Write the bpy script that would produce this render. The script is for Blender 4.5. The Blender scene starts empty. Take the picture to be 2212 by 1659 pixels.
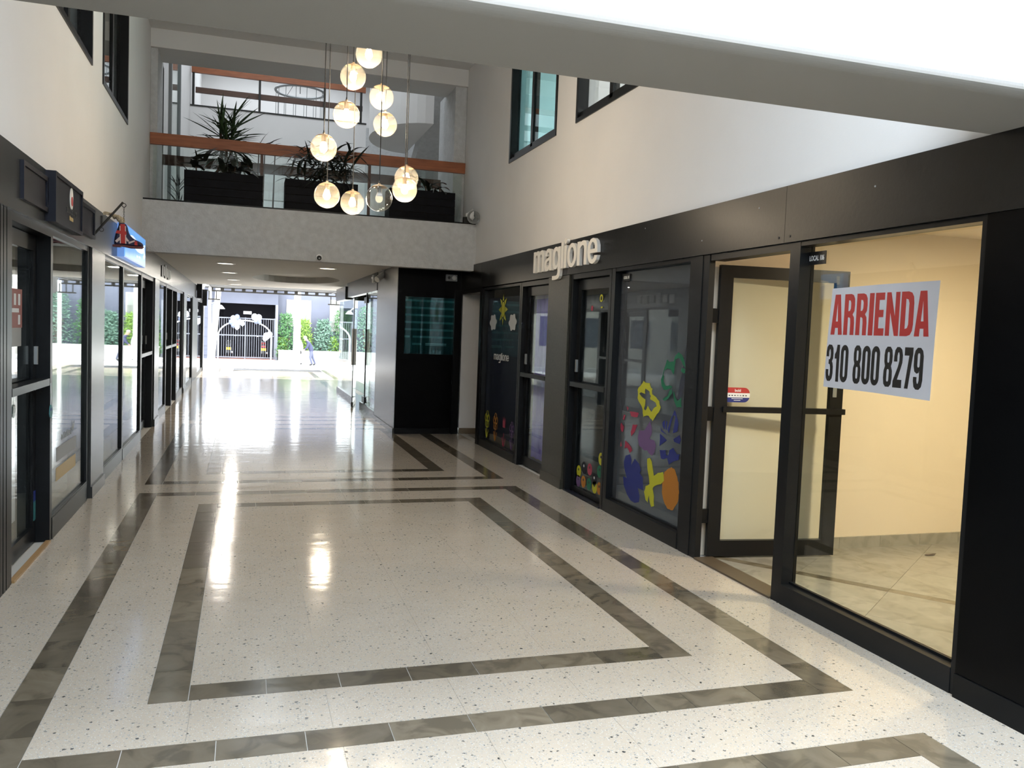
import bpy, math, random
from mathutils import Vector, Matrix
from mathutils.geometry import tessellate_polygon
random.seed(7)
R = math.radians
sc = bpy.context.scene
COL = sc.collection

# ------------------------------------------------------------------ camera
cam_d = bpy.data.cameras.new('camera')
cam_d.sensor_width = 36.0
cam_d.lens = 1824.865 / 2212.0 * 36.0
cam_d.clip_end = 400
cam = bpy.data.objects.new('camera', cam_d)
COL.objects.link(cam)
yaw, pitch, roll = 0.307631, -0.061222, 0.038318
fw = Vector((math.sin(yaw) * math.cos(pitch), math.cos(yaw) * math.cos(pitch), math.sin(pitch)))
rt = Vector((math.cos(yaw), -math.sin(yaw), 0))
up = rt.cross(fw)
r2 = rt * math.cos(roll) + up * math.sin(roll)
u2 = -rt * math.sin(roll) + up * math.cos(roll)
cam.matrix_world = Matrix(((r2.x, u2.x, -fw.x, 0), (r2.y, u2.y, -fw.y, 0), (r2.z, u2.z, -fw.z, 1.55), (0, 0, 0, 1)))
sc.camera = cam

# ------------------------------------------------------------------ world, sun, exposure
world = bpy.data.worlds.new('sky')
sc.world = world
world.use_nodes = True
bg = world.node_tree.nodes['Background']
bg.inputs[0].default_value = (0.90, 0.95, 1.0, 1)
bg.inputs[1].default_value = 8.5
sun_d = bpy.data.lights.new('sun', 'SUN')
sun_d.energy = 24.0
sun_d.angle = R(3)
sun_d.color = (1.0, 0.96, 0.9)
sun = bpy.data.objects.new('sun', sun_d)
COL.objects.link(sun)
sun.rotation_euler = Vector((-0.16, -0.42, -0.9)).to_track_quat('-Z', 'Y').to_euler()

# area lamp under the opaque court roof, standing in for skylight daylight
sky_d = bpy.data.lights.new('court_daylight_lamp', 'AREA')
sky_d.shape = 'RECTANGLE'
sky_d.size = 4.1
sky_d.size_y = 4.6
sky_d.energy = 720
sky_d.spread = math.radians(140)
sky_d.color = (0.74, 0.87, 1.0)
sky = bpy.data.objects.new('court_daylight_lamp', sky_d)
COL.objects.link(sky)
sky.location = (0.9, 0.0, 5.30)

vs = sc.view_settings
vs.view_transform = 'Standard'
vs.look = 'None'
vs.exposure = 0.0
vs.gamma = 1.0
vs.use_curve_mapping = False
cy = sc.cycles
cy.use_denoising = True
cy.max_bounces = 6
cy.diffuse_bounces = 3
cy.glossy_bounces = 3
cy.use_adaptive_sampling = True
cy.adaptive_threshold = 0.06
cy.adaptive_min_samples = 16
cy.transmission_bounces = 6
cy.transparent_max_bounces = 12
cy.caustics_reflective = False
cy.caustics_refractive = False
cy.sample_clamp_indirect = 6.0
cy.blur_glossy = 0.3


# ------------------------------------------------------------------ materials
MATS = {}


def nodes_of(name):
    m = bpy.data.materials.new(name)
    m.use_nodes = True
    nt = m.node_tree
    for n in list(nt.nodes):
        nt.nodes.remove(n)
    out = nt.nodes.new('ShaderNodeOutputMaterial')
    MATS[name] = m
    return m, nt, out


def pbr(name, col, rough=0.5, metal=0.0, spec=0.5, vary=0.0, vscale=8.0, bump=0.0, bscale=60.0, per_object=0.0, emit=None, estr=0.0, coords='Object', stretch=(1, 1, 1)):
    m, nt, out = nodes_of(name)
    b = nt.nodes.new('ShaderNodeBsdfPrincipled')
    nt.links.new(b.outputs[0], out.inputs[0])
    b.inputs['Base Color'].default_value = (*col, 1)
    b.inputs['Roughness'].default_value = rough
    b.inputs['Metallic'].default_value = metal
    b.inputs['Specular IOR Level'].default_value = spec
    if emit:
        b.inputs['Emission Color'].default_value = (*emit, 1)
        b.inputs['Emission Strength'].default_value = estr
    if vary or bump:
        g = nt.nodes.new('ShaderNodeNewGeometry')
        mp = nt.nodes.new('ShaderNodeMapping')
        mp.inputs['Scale'].default_value = stretch
        nt.links.new(g.outputs['Position'], mp.inputs['Vector'])
    if vary or per_object:
        hsv = nt.nodes.new('ShaderNodeHueSaturation')
        hsv.inputs['Color'].default_value = (*col, 1)
        val = None
        if vary:
            n = nt.nodes.new('ShaderNodeTexNoise')
            n.inputs['Scale'].default_value = vscale
            n.inputs['Detail'].default_value = 6
            nt.links.new(mp.outputs[0], n.inputs['Vector'])
            mr = nt.nodes.new('ShaderNodeMapRange')
            mr.inputs[1].default_value = 0.25
            mr.inputs[2].default_value = 0.75
            mr.inputs[3].default_value = 1 - vary
            mr.inputs[4].default_value = 1 + vary
            nt.links.new(n.outputs['Fac'], mr.inputs[0])
            val = mr.outputs[0]
        if per_object:
            oi = nt.nodes.new('ShaderNodeObjectInfo')
            m2 = nt.nodes.new('ShaderNodeMapRange')
            m2.inputs[3].default_value = 1 - per_object
            m2.inputs[4].default_value = 1 + per_object
            nt.links.new(oi.outputs['Random'], m2.inputs[0])
            if val is None:
                val = m2.outputs[0]
            else:
                mu = nt.nodes.new('ShaderNodeMath')
                mu.operation = 'MULTIPLY'
                nt.links.new(val, mu.inputs[0])
                nt.links.new(m2.outputs[0], mu.inputs[1])
                val = mu.outputs[0]
        nt.links.new(val, hsv.inputs['Value'])
        nt.links.new(hsv.outputs[0], b.inputs['Base Color'])
    if bump:
        n2 = nt.nodes.new('ShaderNodeTexNoise')
        n2.inputs['Scale'].default_value = bscale
        n2.inputs['Detail'].default_value = 4
        nt.links.new(mp.outputs[0], n2.inputs['Vector'])
        bp = nt.nodes.new('ShaderNodeBump')
        bp.inputs['Strength'].default_value = bump
        bp.inputs['Distance'].default_value = 0.02
        nt.links.new(n2.outputs['Fac'], bp.inputs['Height'])
        nt.links.new(bp.outputs[0], b.inputs['Normal'])
    return m


def pane_mat(name, tint=(0.93, 0.96, 0.95), boost=1.0, haze=0.0, haze_col=(1, 0.95, 0.85), sheen=False):
    """clear sheet glass: a Fresnel mix of see-through and mirror, with optional painted dust"""
    m, nt, out = nodes_of(name)
    t = nt.nodes.new('ShaderNodeBsdfTransparent')
    t.inputs[0].default_value = (*tint, 1)
    g = nt.nodes.new('ShaderNodeBsdfGlossy')
    g.inputs['Roughness'].default_value = 0.015
    g.inputs['Color'].default_value = (0.95, 0.98, 0.97, 1)
    f = nt.nodes.new('ShaderNodeLayerWeight')
    f.inputs[0].default_value = 0.5
    pw = nt.nodes.new('ShaderNodeMath')
    pw.operation = 'POWER'
    pw.inputs[1].default_value = 5.0
    nt.links.new(f.outputs['Facing'], pw.inputs[0])
    mul = nt.nodes.new('ShaderNodeMath')
    mul.operation = 'MULTIPLY_ADD'
    mul.use_clamp = True
    mul.inputs[1].default_value = 0.96 * boost
    mul.inputs[2].default_value = 0.04 * boost
    nt.links.new(pw.outputs[0], mul.inputs[0])
    mx = nt.nodes.new('ShaderNodeMixShader')
    nt.links.new(mul.outputs[0], mx.inputs[0])
    nt.links.new(t.outputs[0], mx.inputs[1])
    nt.links.new(g.outputs[0], mx.inputs[2])
    last = mx.outputs[0]
    if haze:
        d = nt.nodes.new('ShaderNodeBsdfDiffuse' if sheen else 'ShaderNodeBsdfTranslucent')
        d.inputs[0].default_value = (*haze_col, 1)
        m2 = nt.nodes.new('ShaderNodeMixShader')
        m2.inputs[0].default_value = haze
        nt.links.new(last, m2.inputs[1])
        nt.links.new(d.outputs[0], m2.inputs[2])
        last = m2.outputs[0]
    nt.links.new(last, out.inputs[0])
    return m


def terrazzo_mat():
    m, nt, out = nodes_of('terrazzo')
    b = nt.nodes.new('ShaderNodeBsdfPrincipled')
    nt.links.new(b.outputs[0], out.inputs[0])
    g = nt.nodes.new('ShaderNodeNewGeometry')
    base = None
    big = nt.nodes.new('ShaderNodeTexNoise')
    big.inputs['Scale'].default_value = 3.0
    nt.links.new(g.outputs['Position'], big.inputs['Vector'])
    ramp0 = nt.nodes.new('ShaderNodeValToRGB')
    ramp0.color_ramp.elements[0].color = (0.445, 0.37, 0.288, 1)
    ramp0.color_ramp.elements[1].color = (0.50, 0.43, 0.35, 1)
    nt.links.new(big.outputs['Fac'], ramp0.inputs[0])
    base = ramp0.outputs[0]
    # chips: three sizes of stone fragments, each cell its own stone colour
    for scale, cut, soft, c0, c1, keep in ((70, 0.26, 0.05, (0.20, 0.20, 0.19), (0.42, 0.40, 0.37), 0.45),
                                     (34, 0.20, 0.03, (0.04, 0.04, 0.04), (0.30, 0.28, 0.25), 0.30),
                                     (150, 0.30, 0.05, (0.28, 0.27, 0.25), (0.60, 0.58, 0.55), 0.7)):
        nz = nt.nodes.new('ShaderNodeTexNoise')
        nz.inputs['Scale'].default_value = scale * 1.7
        nt.links.new(g.outputs['Position'], nz.inputs['Vector'])
        vm = nt.nodes.new('ShaderNodeVectorMath')
        vm.operation = 'SCALE'
        vm.inputs['Scale'].default_value = 0.55 / scale
        nt.links.new(nz.outputs['Color'], vm.inputs[0])
        add = nt.nodes.new('ShaderNodeVectorMath')
        nt.links.new(g.outputs['Position'], add.inputs[0])
        nt.links.new(vm.outputs[0], add.inputs[1])
        v = nt.nodes.new('ShaderNodeTexVoronoi')
        v.inputs['Scale'].default_value = scale
        nt.links.new(add.outputs[0], v.inputs['Vector'])
        mr = nt.nodes.new('ShaderNodeMapRange')
        mr.inputs[1].default_value = cut
        mr.inputs[2].default_value = cut + soft
        mr.inputs[3].default_value = 1
        mr.inputs[4].default_value = 0
        nt.links.new(v.outputs['Distance'], mr.inputs[0])
        sep = nt.nodes.new('ShaderNodeSeparateColor')
        nt.links.new(v.outputs['Color'], sep.inputs[0])
        lt = nt.nodes.new('ShaderNodeMath')
        lt.operation = 'LESS_THAN'
        lt.inputs[1].default_value = keep
        nt.links.new(sep.outputs[0], lt.inputs[0])
        mu = nt.nodes.new('ShaderNodeMath')
        mu.operation = 'MULTIPLY'
        nt.links.new(mr.outputs[0], mu.inputs[0])
        nt.links.new(lt.outputs[0], mu.inputs[1])
        cr = nt.nodes.new('ShaderNodeValToRGB')
        cr.color_ramp.elements[0].color = (*c0, 1)
        cr.color_ramp.elements[1].color = (*c1, 1)
        nt.links.new(sep.outputs[1], cr.inputs[0])
        mx = nt.nodes.new('ShaderNodeMixRGB')
        nt.links.new(mu.outputs[0], mx.inputs[0])
        nt.links.new(base, mx.inputs[1])
        nt.links.new(cr.outputs[0], mx.inputs[2])
        base = mx.outputs[0]
    nt.links.new(base, b.inputs['Base Color'])
    b.inputs['Roughness'].default_value = 0.11
    b.inputs['Specular IOR Level'].default_value = 0.5
    polish_bump(nt, g, b)
    return m


def polish_bump(nt, g, b, strength=0.10):
    mp = nt.nodes.new('ShaderNodeMapping')
    mp.inputs['Scale'].default_value = (1.2, 3.2, 1)
    nt.links.new(g.outputs['Position'], mp.inputs['Vector'])
    n2 = nt.nodes.new('ShaderNodeTexNoise')
    n2.inputs['Scale'].default_value = 1.6
    n2.inputs['Detail'].default_value = 2
    nt.links.new(mp.outputs[0], n2.inputs['Vector'])
    bp = nt.nodes.new('ShaderNodeBump')
    bp.inputs['Strength'].default_value = strength
    bp.inputs['Distance'].default_value = 0.02
    nt.links.new(n2.outputs['Fac'], bp.inputs['Height'])
    nt.links.new(bp.outputs[0], b.inputs['Normal'])


def marble_mat(name, dark, light, pale, rough=0.12, var=(0.72, 1.32)):
    m, nt, out = nodes_of(name)
    b = nt.nodes.new('ShaderNodeBsdfPrincipled')
    nt.links.new(b.outputs[0], out.inputs[0])
    g = nt.nodes.new('ShaderNodeNewGeometry')
    oi = nt.nodes.new('ShaderNodeObjectInfo')
    sc1 = nt.nodes.new('ShaderNodeVectorMath')
    sc1.operation = 'SCALE'
    comb = nt.nodes.new('ShaderNodeCombineXYZ')
    mul = nt.nodes.new('ShaderNodeMath')
    mul.operation = 'MULTIPLY'
    mul.inputs[1].default_value = 40
    nt.links.new(oi.outputs['Random'], mul.inputs[0])
    nt.links.new(mul.outputs[0], comb.inputs[2])
    ad = nt.nodes.new('ShaderNodeVectorMath')
    nt.links.new(g.outputs['Position'], ad.inputs[0])
    nt.links.new(comb.outputs[0], ad.inputs[1])
    n = nt.nodes.new('ShaderNodeTexNoise')
    n.inputs['Scale'].default_value = 6
    n.inputs['Detail'].default_value = 7
    n.inputs['Distortion'].default_value = 1.2
    nt.links.new(ad.outputs[0], n.inputs['Vector'])
    cr = nt.nodes.new('ShaderNodeValToRGB')
    e = cr.color_ramp.elements
    e[0].position = 0.40
    e[0].color = (*dark, 1)
    e[1].position = 0.50
    e[1].color = (*light, 1)
    x = e.new(0.75)
    x.color = (*pale, 1)
    nt.links.new(n.outputs['Fac'], cr.inputs[0])
    hsv = nt.nodes.new('ShaderNodeHueSaturation')
    mr = nt.nodes.new('ShaderNodeMapRange')
    mr.inputs[3].default_value = var[0]
    mr.inputs[4].default_value = var[1]
    nt.links.new(oi.outputs['Random'], mr.inputs[0])
    nt.links.new(mr.outputs[0], hsv.inputs['Value'])
    nt.links.new(cr.outputs[0], hsv.inputs['Color'])
    nt.links.new(hsv.outputs[0], b.inputs['Base Color'])
    b.inputs['Roughness'].default_value = rough
    polish_bump(nt, g, b)
    return m


def emit_mat(name, col, strength):
    m, nt, out = nodes_of(name)
    e = nt.nodes.new('ShaderNodeEmission')
    e.inputs[0].default_value = (*col, 1)
    e.inputs[1].default_value = strength
    nt.links.new(e.outputs[0], out.inputs[0])
    return m


pbr('plaster', (0.80, 0.785, 0.77), 0.85, vary=0.02, vscale=2, bump=0.04, bscale=90)
pbr('stucco', (0.585, 0.59, 0.59), 0.9, vary=0.10, vscale=14, bump=0.5, bscale=70)
pbr('ceiling_paint', (0.70, 0.69, 0.67), 0.85, vary=0.02, vscale=2)
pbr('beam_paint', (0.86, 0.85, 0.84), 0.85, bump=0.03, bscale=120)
pbr('beam_soffit_shade', (0.30, 0.29, 0.27), 0.85, bump=0.03, bscale=120)  # underside of the white beam, its shade put into the colour
pbr('black_metal', (0.006, 0.0063, 0.0066), 0.30, spec=0.16, vary=0.12, vscale=5, bump=0.02, bscale=240)
pbr('fascia_black', (0.009, 0.009, 0.009), 0.30, spec=0.32, vary=0.2, vscale=3, bump=0.03, bscale=40)
pbr('black_panel', (0.0025, 0.0026, 0.0028), 0.28, spec=0.09, vary=0.2, vscale=3, bump=0.03, bscale=40)
pbr('frame_metal', (0.009, 0.0097, 0.0105), 0.32, spec=0.22)
pbr('steel_paint', (0.030, 0.031, 0.030), 0.27, spec=0.45, vary=0.12, vscale=4)
pbr('speckled_panel', (0.035, 0.032, 0.022), 0.35, spec=0.5, vary=0.4, vscale=60)
pbr('navy_panel', (0.009, 0.010, 0.017), 0.5, spec=0.25)
pane_mat('pane')
pane_mat('pane_teal', tint=(0.62, 0.86, 0.88))
pane_mat('pane_sheen', tint=(0.80, 0.86, 0.90), haze=0.045, haze_col=(0.8, 0.82, 0.88), sheen=True)  # reflection of the opposite wall put in as pale diffuse haze
pane_mat('globe_glass', tint=(0.99, 0.97, 0.93), haze=0.055, haze_col=(1.0, 0.90, 0.72), boost=1.0)  # bulb glow put in as translucent haze over clear glass
pane_mat('globe_clear', tint=(0.99, 0.98, 0.96), haze=0.008, boost=1.6)
terrazzo_mat()
marble_mat('brown_marble', (0.092, 0.075, 0.052), (0.128, 0.104, 0.072), (0.160, 0.132, 0.094))
marble_mat('shop_marble', (0.29, 0.27, 0.225), (0.335, 0.315, 0.265), (0.37, 0.35, 0.30), 0.18, (0.95, 1.05))
marble_mat('strip_marble', (0.13, 0.11, 0.075), (0.17, 0.145, 0.10), (0.2, 0.17, 0.12), 0.2)
pbr('grout', (0.50, 0.48, 0.44), 0.6)
pbr('cream_wall', (0.82, 0.71, 0.56), 0.8, vary=0.02, vscale=2)
pbr('shop_grey', (0.30, 0.30, 0.30), 0.7)
pbr('shop_dark', (0.09, 0.09, 0.095), 0.7)
pbr('shop_floor_tile', (0.40, 0.38, 0.34), 0.25)
pbr('timber_rail', (0.33, 0.105, 0.038), 0.45, vary=0.25, vscale=6, stretch=(0.6, 6, 6))
pbr('timber_rail_dark', (0.10, 0.05, 0.032), 0.5, vary=0.25, vscale=6, stretch=(0.6, 6, 6))
pbr('planter_board', (0.005, 0.0055, 0.0078), 0.6, spec=0.12, vary=0.3, vscale=12, per_object=0.25)
pbr('soil', (0.03, 0.02, 0.015), 0.9)
pbr('leaf_green', (0.045, 0.085, 0.035), 0.4, per_object=0.45)
pbr('leaf_dark', (0.016, 0.022, 0.014), 0.45, per_object=0.4)
pbr('leaf_red', (0.06, 0.02, 0.02), 0.45, per_object=0.3)
pbr('cap_wood', (0.42, 0.30, 0.19), 0.5)
pbr('cord_black', (0.02, 0.02, 0.02), 0.5)
emit_mat('bulb_lit', (1.0, 0.86, 0.62), 26)
emit_mat('bulb_dim', (1.0, 0.88, 0.62), 1.1)
pbr('bulb_neck', (0.75, 0.74, 0.72), 0.4)
emit_mat('downlight', (1.0, 0.93, 0.80), 4.5)
emit_mat('downlight_warm', (1.0, 0.84, 0.58), 6)
pbr('white_plastic', (0.75, 0.75, 0.74), 0.4)
pbr('grey_plastic', (0.25, 0.26, 0.26), 0.45)
pbr('letter_cream', (0.88, 0.85, 0.79), 0.5)
pbr('letter_side', (0.55, 0.60, 0.68), 0.5)
pbr('paper_white', (0.58, 0.59, 0.64), 0.55, vary=0.03, vscale=5, bump=0.08, bscale=9)
pbr('print_red', (0.44, 0.035, 0.033), 0.45)
pbr('poster_red', (0.21, 0.055, 0.045), 0.5)
pbr('print_black', (0.014, 0.014, 0.014), 0.45)
pbr('print_white', (0.80, 0.80, 0.78), 0.5)
pbr('print_grey', (0.22, 0.22, 0.215), 0.5)
pbr('print_gold', (0.42, 0.30, 0.12), 0.5)
pbr('vinyl_navy', (0.008, 0.011, 0.042), 0.5)
pbr('vinyl_yellow', (0.47, 0.46, 0.02), 0.55)
pbr('vinyl_green', (0.0, 0.13, 0.06), 0.55)
pbr('vinyl_blue', (0.013, 0.025, 0.17), 0.55)
pbr('vinyl_purple', (0.14, 0.075, 0.19), 0.55)
pbr('vinyl_pink', (0.34, 0.03, 0.07), 0.55)
pbr('vinyl_orange', (0.42, 0.16, 0.015), 0.55)
pbr('vinyl_white', (0.55, 0.57, 0.58), 0.55)
pbr('vinyl_teal', (0.04, 0.17, 0.18), 0.5)
pbr('curtain_purple', (0.15, 0.10, 0.50), 0.8, vary=0.25, vscale=30, stretch=(1, 1, 0.1))
pbr('teal_film', (0.016, 0.042, 0.046), 0.35)
pbr('teal_stripe', (0.14, 0.23, 0.235), 0.5)
pbr('iron', (0.012, 0.011, 0.009), 0.5)
pbr('boot_red', (0.42, 0.03, 0.025), 0.7)
pbr('boot_navy', (0.02, 0.02, 0.06), 0.7)
pbr('boot_white', (0.62, 0.50, 0.48), 0.7)
pbr('boot_sole', (0.10, 0.02, 0.02), 0.6)
pbr('beige_plush', (0.46, 0.38, 0.26), 0.95, vary=0.3, vscale=40, bump=0.5, bscale=80)
pbr('sign_blue', (0.10, 0.33, 0.72), 0.3, emit=(0.16, 0.46, 1.0), estr=0.75, vary=0.25, vscale=5, stretch=(1, 5, 0.4))
pbr('sign_white', (0.9, 0.9, 0.9), 0.3, emit=(0.75, 0.88, 1.0), estr=0.9)
pbr('sign_edge', (0.10, 0.2, 0.5), 0.3, emit=(0.2, 0.42, 1.0), estr=0.5)
pbr('brown_base', (0.17, 0.13, 0.085), 0.4)
pbr('threshold', (0.09, 0.065, 0.04), 0.4)
pbr('brass_strip', (0.36, 0.22, 0.10), 0.35)
# street
pbr('asphalt', (0.42, 0.42, 0.42), 0.9, vary=0.1, vscale=2)
pbr('concrete', (0.62, 0.61, 0.58), 0.9, vary=0.08, vscale=3)
pbr('facade_slate', (0.10, 0.11, 0.15), 0.6, vary=0.1, vscale=1)
pbr('facade_stone', (0.60, 0.57, 0.52), 0.85, vary=0.15, vscale=3)
pbr('gate_iron', (0.16, 0.17, 0.20), 0.5)
pbr('garage_dark', (0.012, 0.012, 0.02), 0.8)
pbr('garage_floor', (0.40, 0.19, 0.16), 0.7)
pbr('white_metal', (0.80, 0.82, 0.85), 0.4)
pbr('balloon_white', (0.75, 0.77, 0.85), 0.25)
pbr('balloon_blue', (0.16, 0.19, 0.34), 0.25)
pbr('bike_black', (0.02, 0.02, 0.02), 0.4)
pbr('bike_red', (0.35, 0.03, 0.03), 0.35)
pbr('plate_yellow', (0.75, 0.42, 0.02), 0.4)
pbr('hedge_leaf', (0.10, 0.24, 0.09), 0.5, per_object=0.2, vary=0.5, vscale=6)
pbr('hedge_leaf_light', (0.20, 0.34, 0.06), 0.5, vary=0.4, vscale=6)
pbr('hedge_leaf_grey', (0.14, 0.24, 0.18), 0.5, vary=0.5, vscale=7)
pbr('bark', (0.10, 0.07, 0.05), 0.9)
pbr('skin', (0.45, 0.25, 0.17), 0.5)
pbr('hair_grey', (0.32, 0.27, 0.22), 0.7)
pbr('jacket_navy', (0.035, 0.04, 0.09), 0.7)
pbr('cloth_white', (0.75, 0.75, 0.75), 0.8)
pbr('trouser_blue', (0.09, 0.10, 0.16), 0.8)
pbr('shoe_dark', (0.03, 0.03, 0.03), 0.5)


# ------------------------------------------------------------------ builders
def wloc(o):
    v = Vector((0, 0, 0))
    while o is not None:
        v = v + Vector(o.location)
        o = o.parent
    return v


def tag(o, label=None, cat=None, group=None, kind=None):
    if label: o['label'] = label
    if cat: o['category'] = cat
    if group: o['group'] = group
    if kind: o['kind'] = kind
    return o


def empty(name, loc=(0, 0, 0), label=None, cat=None, group=None, kind=None):
    o = bpy.data.objects.new(name, None)
    o.empty_display_size = 0.05
    COL.objects.link(o)
    o.location = loc
    return tag(o, label, cat, group, kind)


class MB:
    def __init__(s):
        s.v, s.f, s.mi = [], [], []
        s.m = 0

    def face(s, idx):
        s.f.append(idx)
        s.mi.append(s.m)

    def add(s, verts, faces):
        b = len(s.v)
        s.v += [tuple(x) for x in verts]
        for f in faces:
            s.face([b + i for i in f])
        return s

    def box(s, x0, x1, y0, y1, z0, z1):
        x0, x1 = min(x0, x1), max(x0, x1)
        y0, y1 = min(y0, y1), max(y0, y1)
        z0, z1 = min(z0, z1), max(z0, z1)
        return s.add([(x0, y0, z0), (x1, y0, z0), (x1, y1, z0), (x0, y1, z0), (x0, y0, z1), (x1, y0, z1), (x1, y1, z1), (x0, y1, z1)],
                     [(0, 3, 2, 1), (4, 5, 6, 7), (0, 1, 5, 4), (1, 2, 6, 5), (2, 3, 7, 6), (3, 0, 4, 7)])

    def bar(s, a, b, w, h=None, upv=(0, 0, 1)):
        h = h or w
        a, b = Vector(a), Vector(b)
        d = (b - a).normalized()
        u = Vector(upv)
        if abs(d.dot(u)) > 0.99:
            u = Vector((1, 0, 0))
        side = d.cross(u).normalized() * w / 2
        u = side.cross(d).normalized() * h / 2
        vv = [a - side - u, a + side - u, a + side + u, a - side + u, b - side - u, b + side - u, b + side + u, b - side + u]
        return s.add(vv, [(0, 1, 2, 3), (7, 6, 5, 4), (0, 4, 5, 1), (1, 5, 6, 2), (2, 6, 7, 3), (3, 7, 4, 0)])

    def tube(s, pts, r, n=8, caps=True, closed=False):
        pts = [Vector(p) for p in pts]
        rs = r if isinstance(r, (list, tuple)) else [r] * len(pts)
        b = len(s.v)
        k = len(pts)
        prev = None
        for i, p in enumerate(pts):
            if closed:
                d = (pts[(i + 1) % k] - pts[i - 1]).normalized()
            else:
                d = (pts[min(i + 1, k - 1)] - pts[max(i - 1, 0)]).normalized()
            if prev is None:
                ref = Vector((0, 0, 1)) if abs(d.z) < 0.95 else Vector((1, 0, 0))
                side = d.cross(ref).normalized()
            else:
                side = (prev - d * prev.dot(d)).normalized()
            prev = side
            u = d.cross(side)
            for j in range(n):
                a = 2 * math.pi * j / n
                s.v.append(tuple(p + (side * math.cos(a) + u * math.sin(a)) * rs[i]))
        for i in range(k if closed else k - 1):
            i2 = (i + 1) % k
            for j in range(n):
                j2 = (j + 1) % n
                s.face([b + i * n + j, b + i * n + j2, b + i2 * n + j2, b + i2 * n + j])
        if caps and not closed:
            s.face([b + j for j in reversed(range(n))])
            s.face([b + (k - 1) * n + j for j in range(n)])
        return s

    def cyl(s, a, b, r0, r1=None, n=16):
        return s.tube([a, b], [r0, r0 if r1 is None else r1], n)

    def lathe(s, prof, c=(0, 0, 0), n=24, axis='z', close=False):
        """prof: list of (radius, height) along the axis"""
        b = len(s.v)
        for r, h in prof:
            for j in range(n):
                a = 2 * math.pi * j / n
                p = (r * math.cos(a), r * math.sin(a), h)
                if axis == 'y': p = (p[0], p[2], p[1])
                if axis == 'x': p = (p[2], p[0], p[1])
                s.v.append((c[0] + p[0], c[1] + p[1], c[2] + p[2]))
        k = len(prof)
        for i in range(k - 1):
            for j in range(n):
                j2 = (j + 1) % n
                s.face([b + i * n + j, b + i * n + j2, b + (i + 1) * n + j2, b + (i + 1) * n + j])
        return s

    def sphere(s, c, r, n=16, m=10, sq=(1, 1, 1)):
        prof = []
        b = len(s.v)
        for i in range(m + 1):
            t = math.pi * i / m
            for j in range(n):
                a = 2 * math.pi * j / n
                s.v.append((c[0] + r * sq[0] * math.sin(t) * math.cos(a), c[1] + r * sq[1] * math.sin(t) * math.sin(a), c[2] - r * sq[2] * math.cos(t)))
        for i in range(m):
            for j in range(n):
                j2 = (j + 1) % n
                s.face([b + i * n + j, b + i * n + j2, b + (i + 1) * n + j2, b + (i + 1) * n + j])
        return s

    def poly(s, loops, o, u, v, nrm, depth):
        """solid plate: 2-D loops (outer, holes...) placed at o with axes u, v; thickness 'depth' along nrm (front at o + nrm*depth)"""
        o, u, v, nrm = Vector(o), Vector(u), Vector(v), Vector(nrm)
        pts = [[Vector((p[0], p[1], 0)) for p in L] for L in loops]
        tris = tessellate_polygon(pts)
        flat = [p for L in pts for p in L]
        b = len(s.v)
        k = len(flat)
        for q in (depth, 0):
            for p in flat:
                s.v.append(tuple(o + u * p.x + v * p.y + nrm * q))
        for t in tris:
            s.face([b + i for i in t])
            s.face([b + k + i for i in reversed(t)])
        st = 0
        for L in pts:
            m = len(L)
            for i in range(m):
                j = (i + 1) % m
                s.face([b + st + i, b + st + j, b + k + st + j, b + k + st + i])
            st += m
        return s

    def build(s, name, mat, parent=None, smooth=False, label=None, kind=None, local=False):
        me = bpy.data.meshes.new(name)
        off = Vector((0, 0, 0)) if (parent is None or local) else wloc(parent)
        me.from_pydata([(x - off.x, y - off.y, z - off.z) for x, y, z in s.v], [], s.f)
        mats = mat if isinstance(mat, (list, tuple)) else [mat]
        for q in mats:
            me.materials.append(MATS[q])
        if len(mats) > 1:
            me.polygons.foreach_set('material_index', s.mi)
        if smooth:
            me.polygons.foreach_set('use_smooth', [True] * len(me.polygons))
        import bmesh
        bm = bmesh.new()
        bm.from_mesh(me)
        bmesh.ops.recalc_face_normals(bm, faces=bm.faces)
        bm.to_mesh(me)
        bm.free()
        me.update()
        o = bpy.data.objects.new(name, me)
        COL.objects.link(o)
        if parent is not None:
            o.parent = parent
        if label: o['label'] = label
        if kind: o['kind'] = kind
        return o


def struct(name, mb, mat, label, cat, smooth=False):
    return tag(mb.build(name, mat, None, smooth), label, cat, None, 'structure')


def copy_tree(o, parent=None):
    c = o.copy()
    COL.objects.link(c)
    c.parent = parent
    for ch in list(o.children):
        copy_tree(ch, c)
    return c


XR, XL = 3.06, -1.25


def wx(side, d):
    """x of a point d metres behind the face of a shopfront (negative: proud of it)"""
    return XR + d if side == 'R' else XL - d


def wbox(mb, side, d0, d1, y0, y1, z0, z1):
    return mb.box(wx(side, d0), wx(side, d1), y0, y1, z0, z1)


def axes(side):
    """reading axes (u, v, outward normal) on a shopfront"""
    if side == 'R':
        return (0, -1, 0), (0, 0, 1), (-1, 0, 0)
    return (0, 1, 0), (0, 0, 1), (1, 0, 0)


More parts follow.
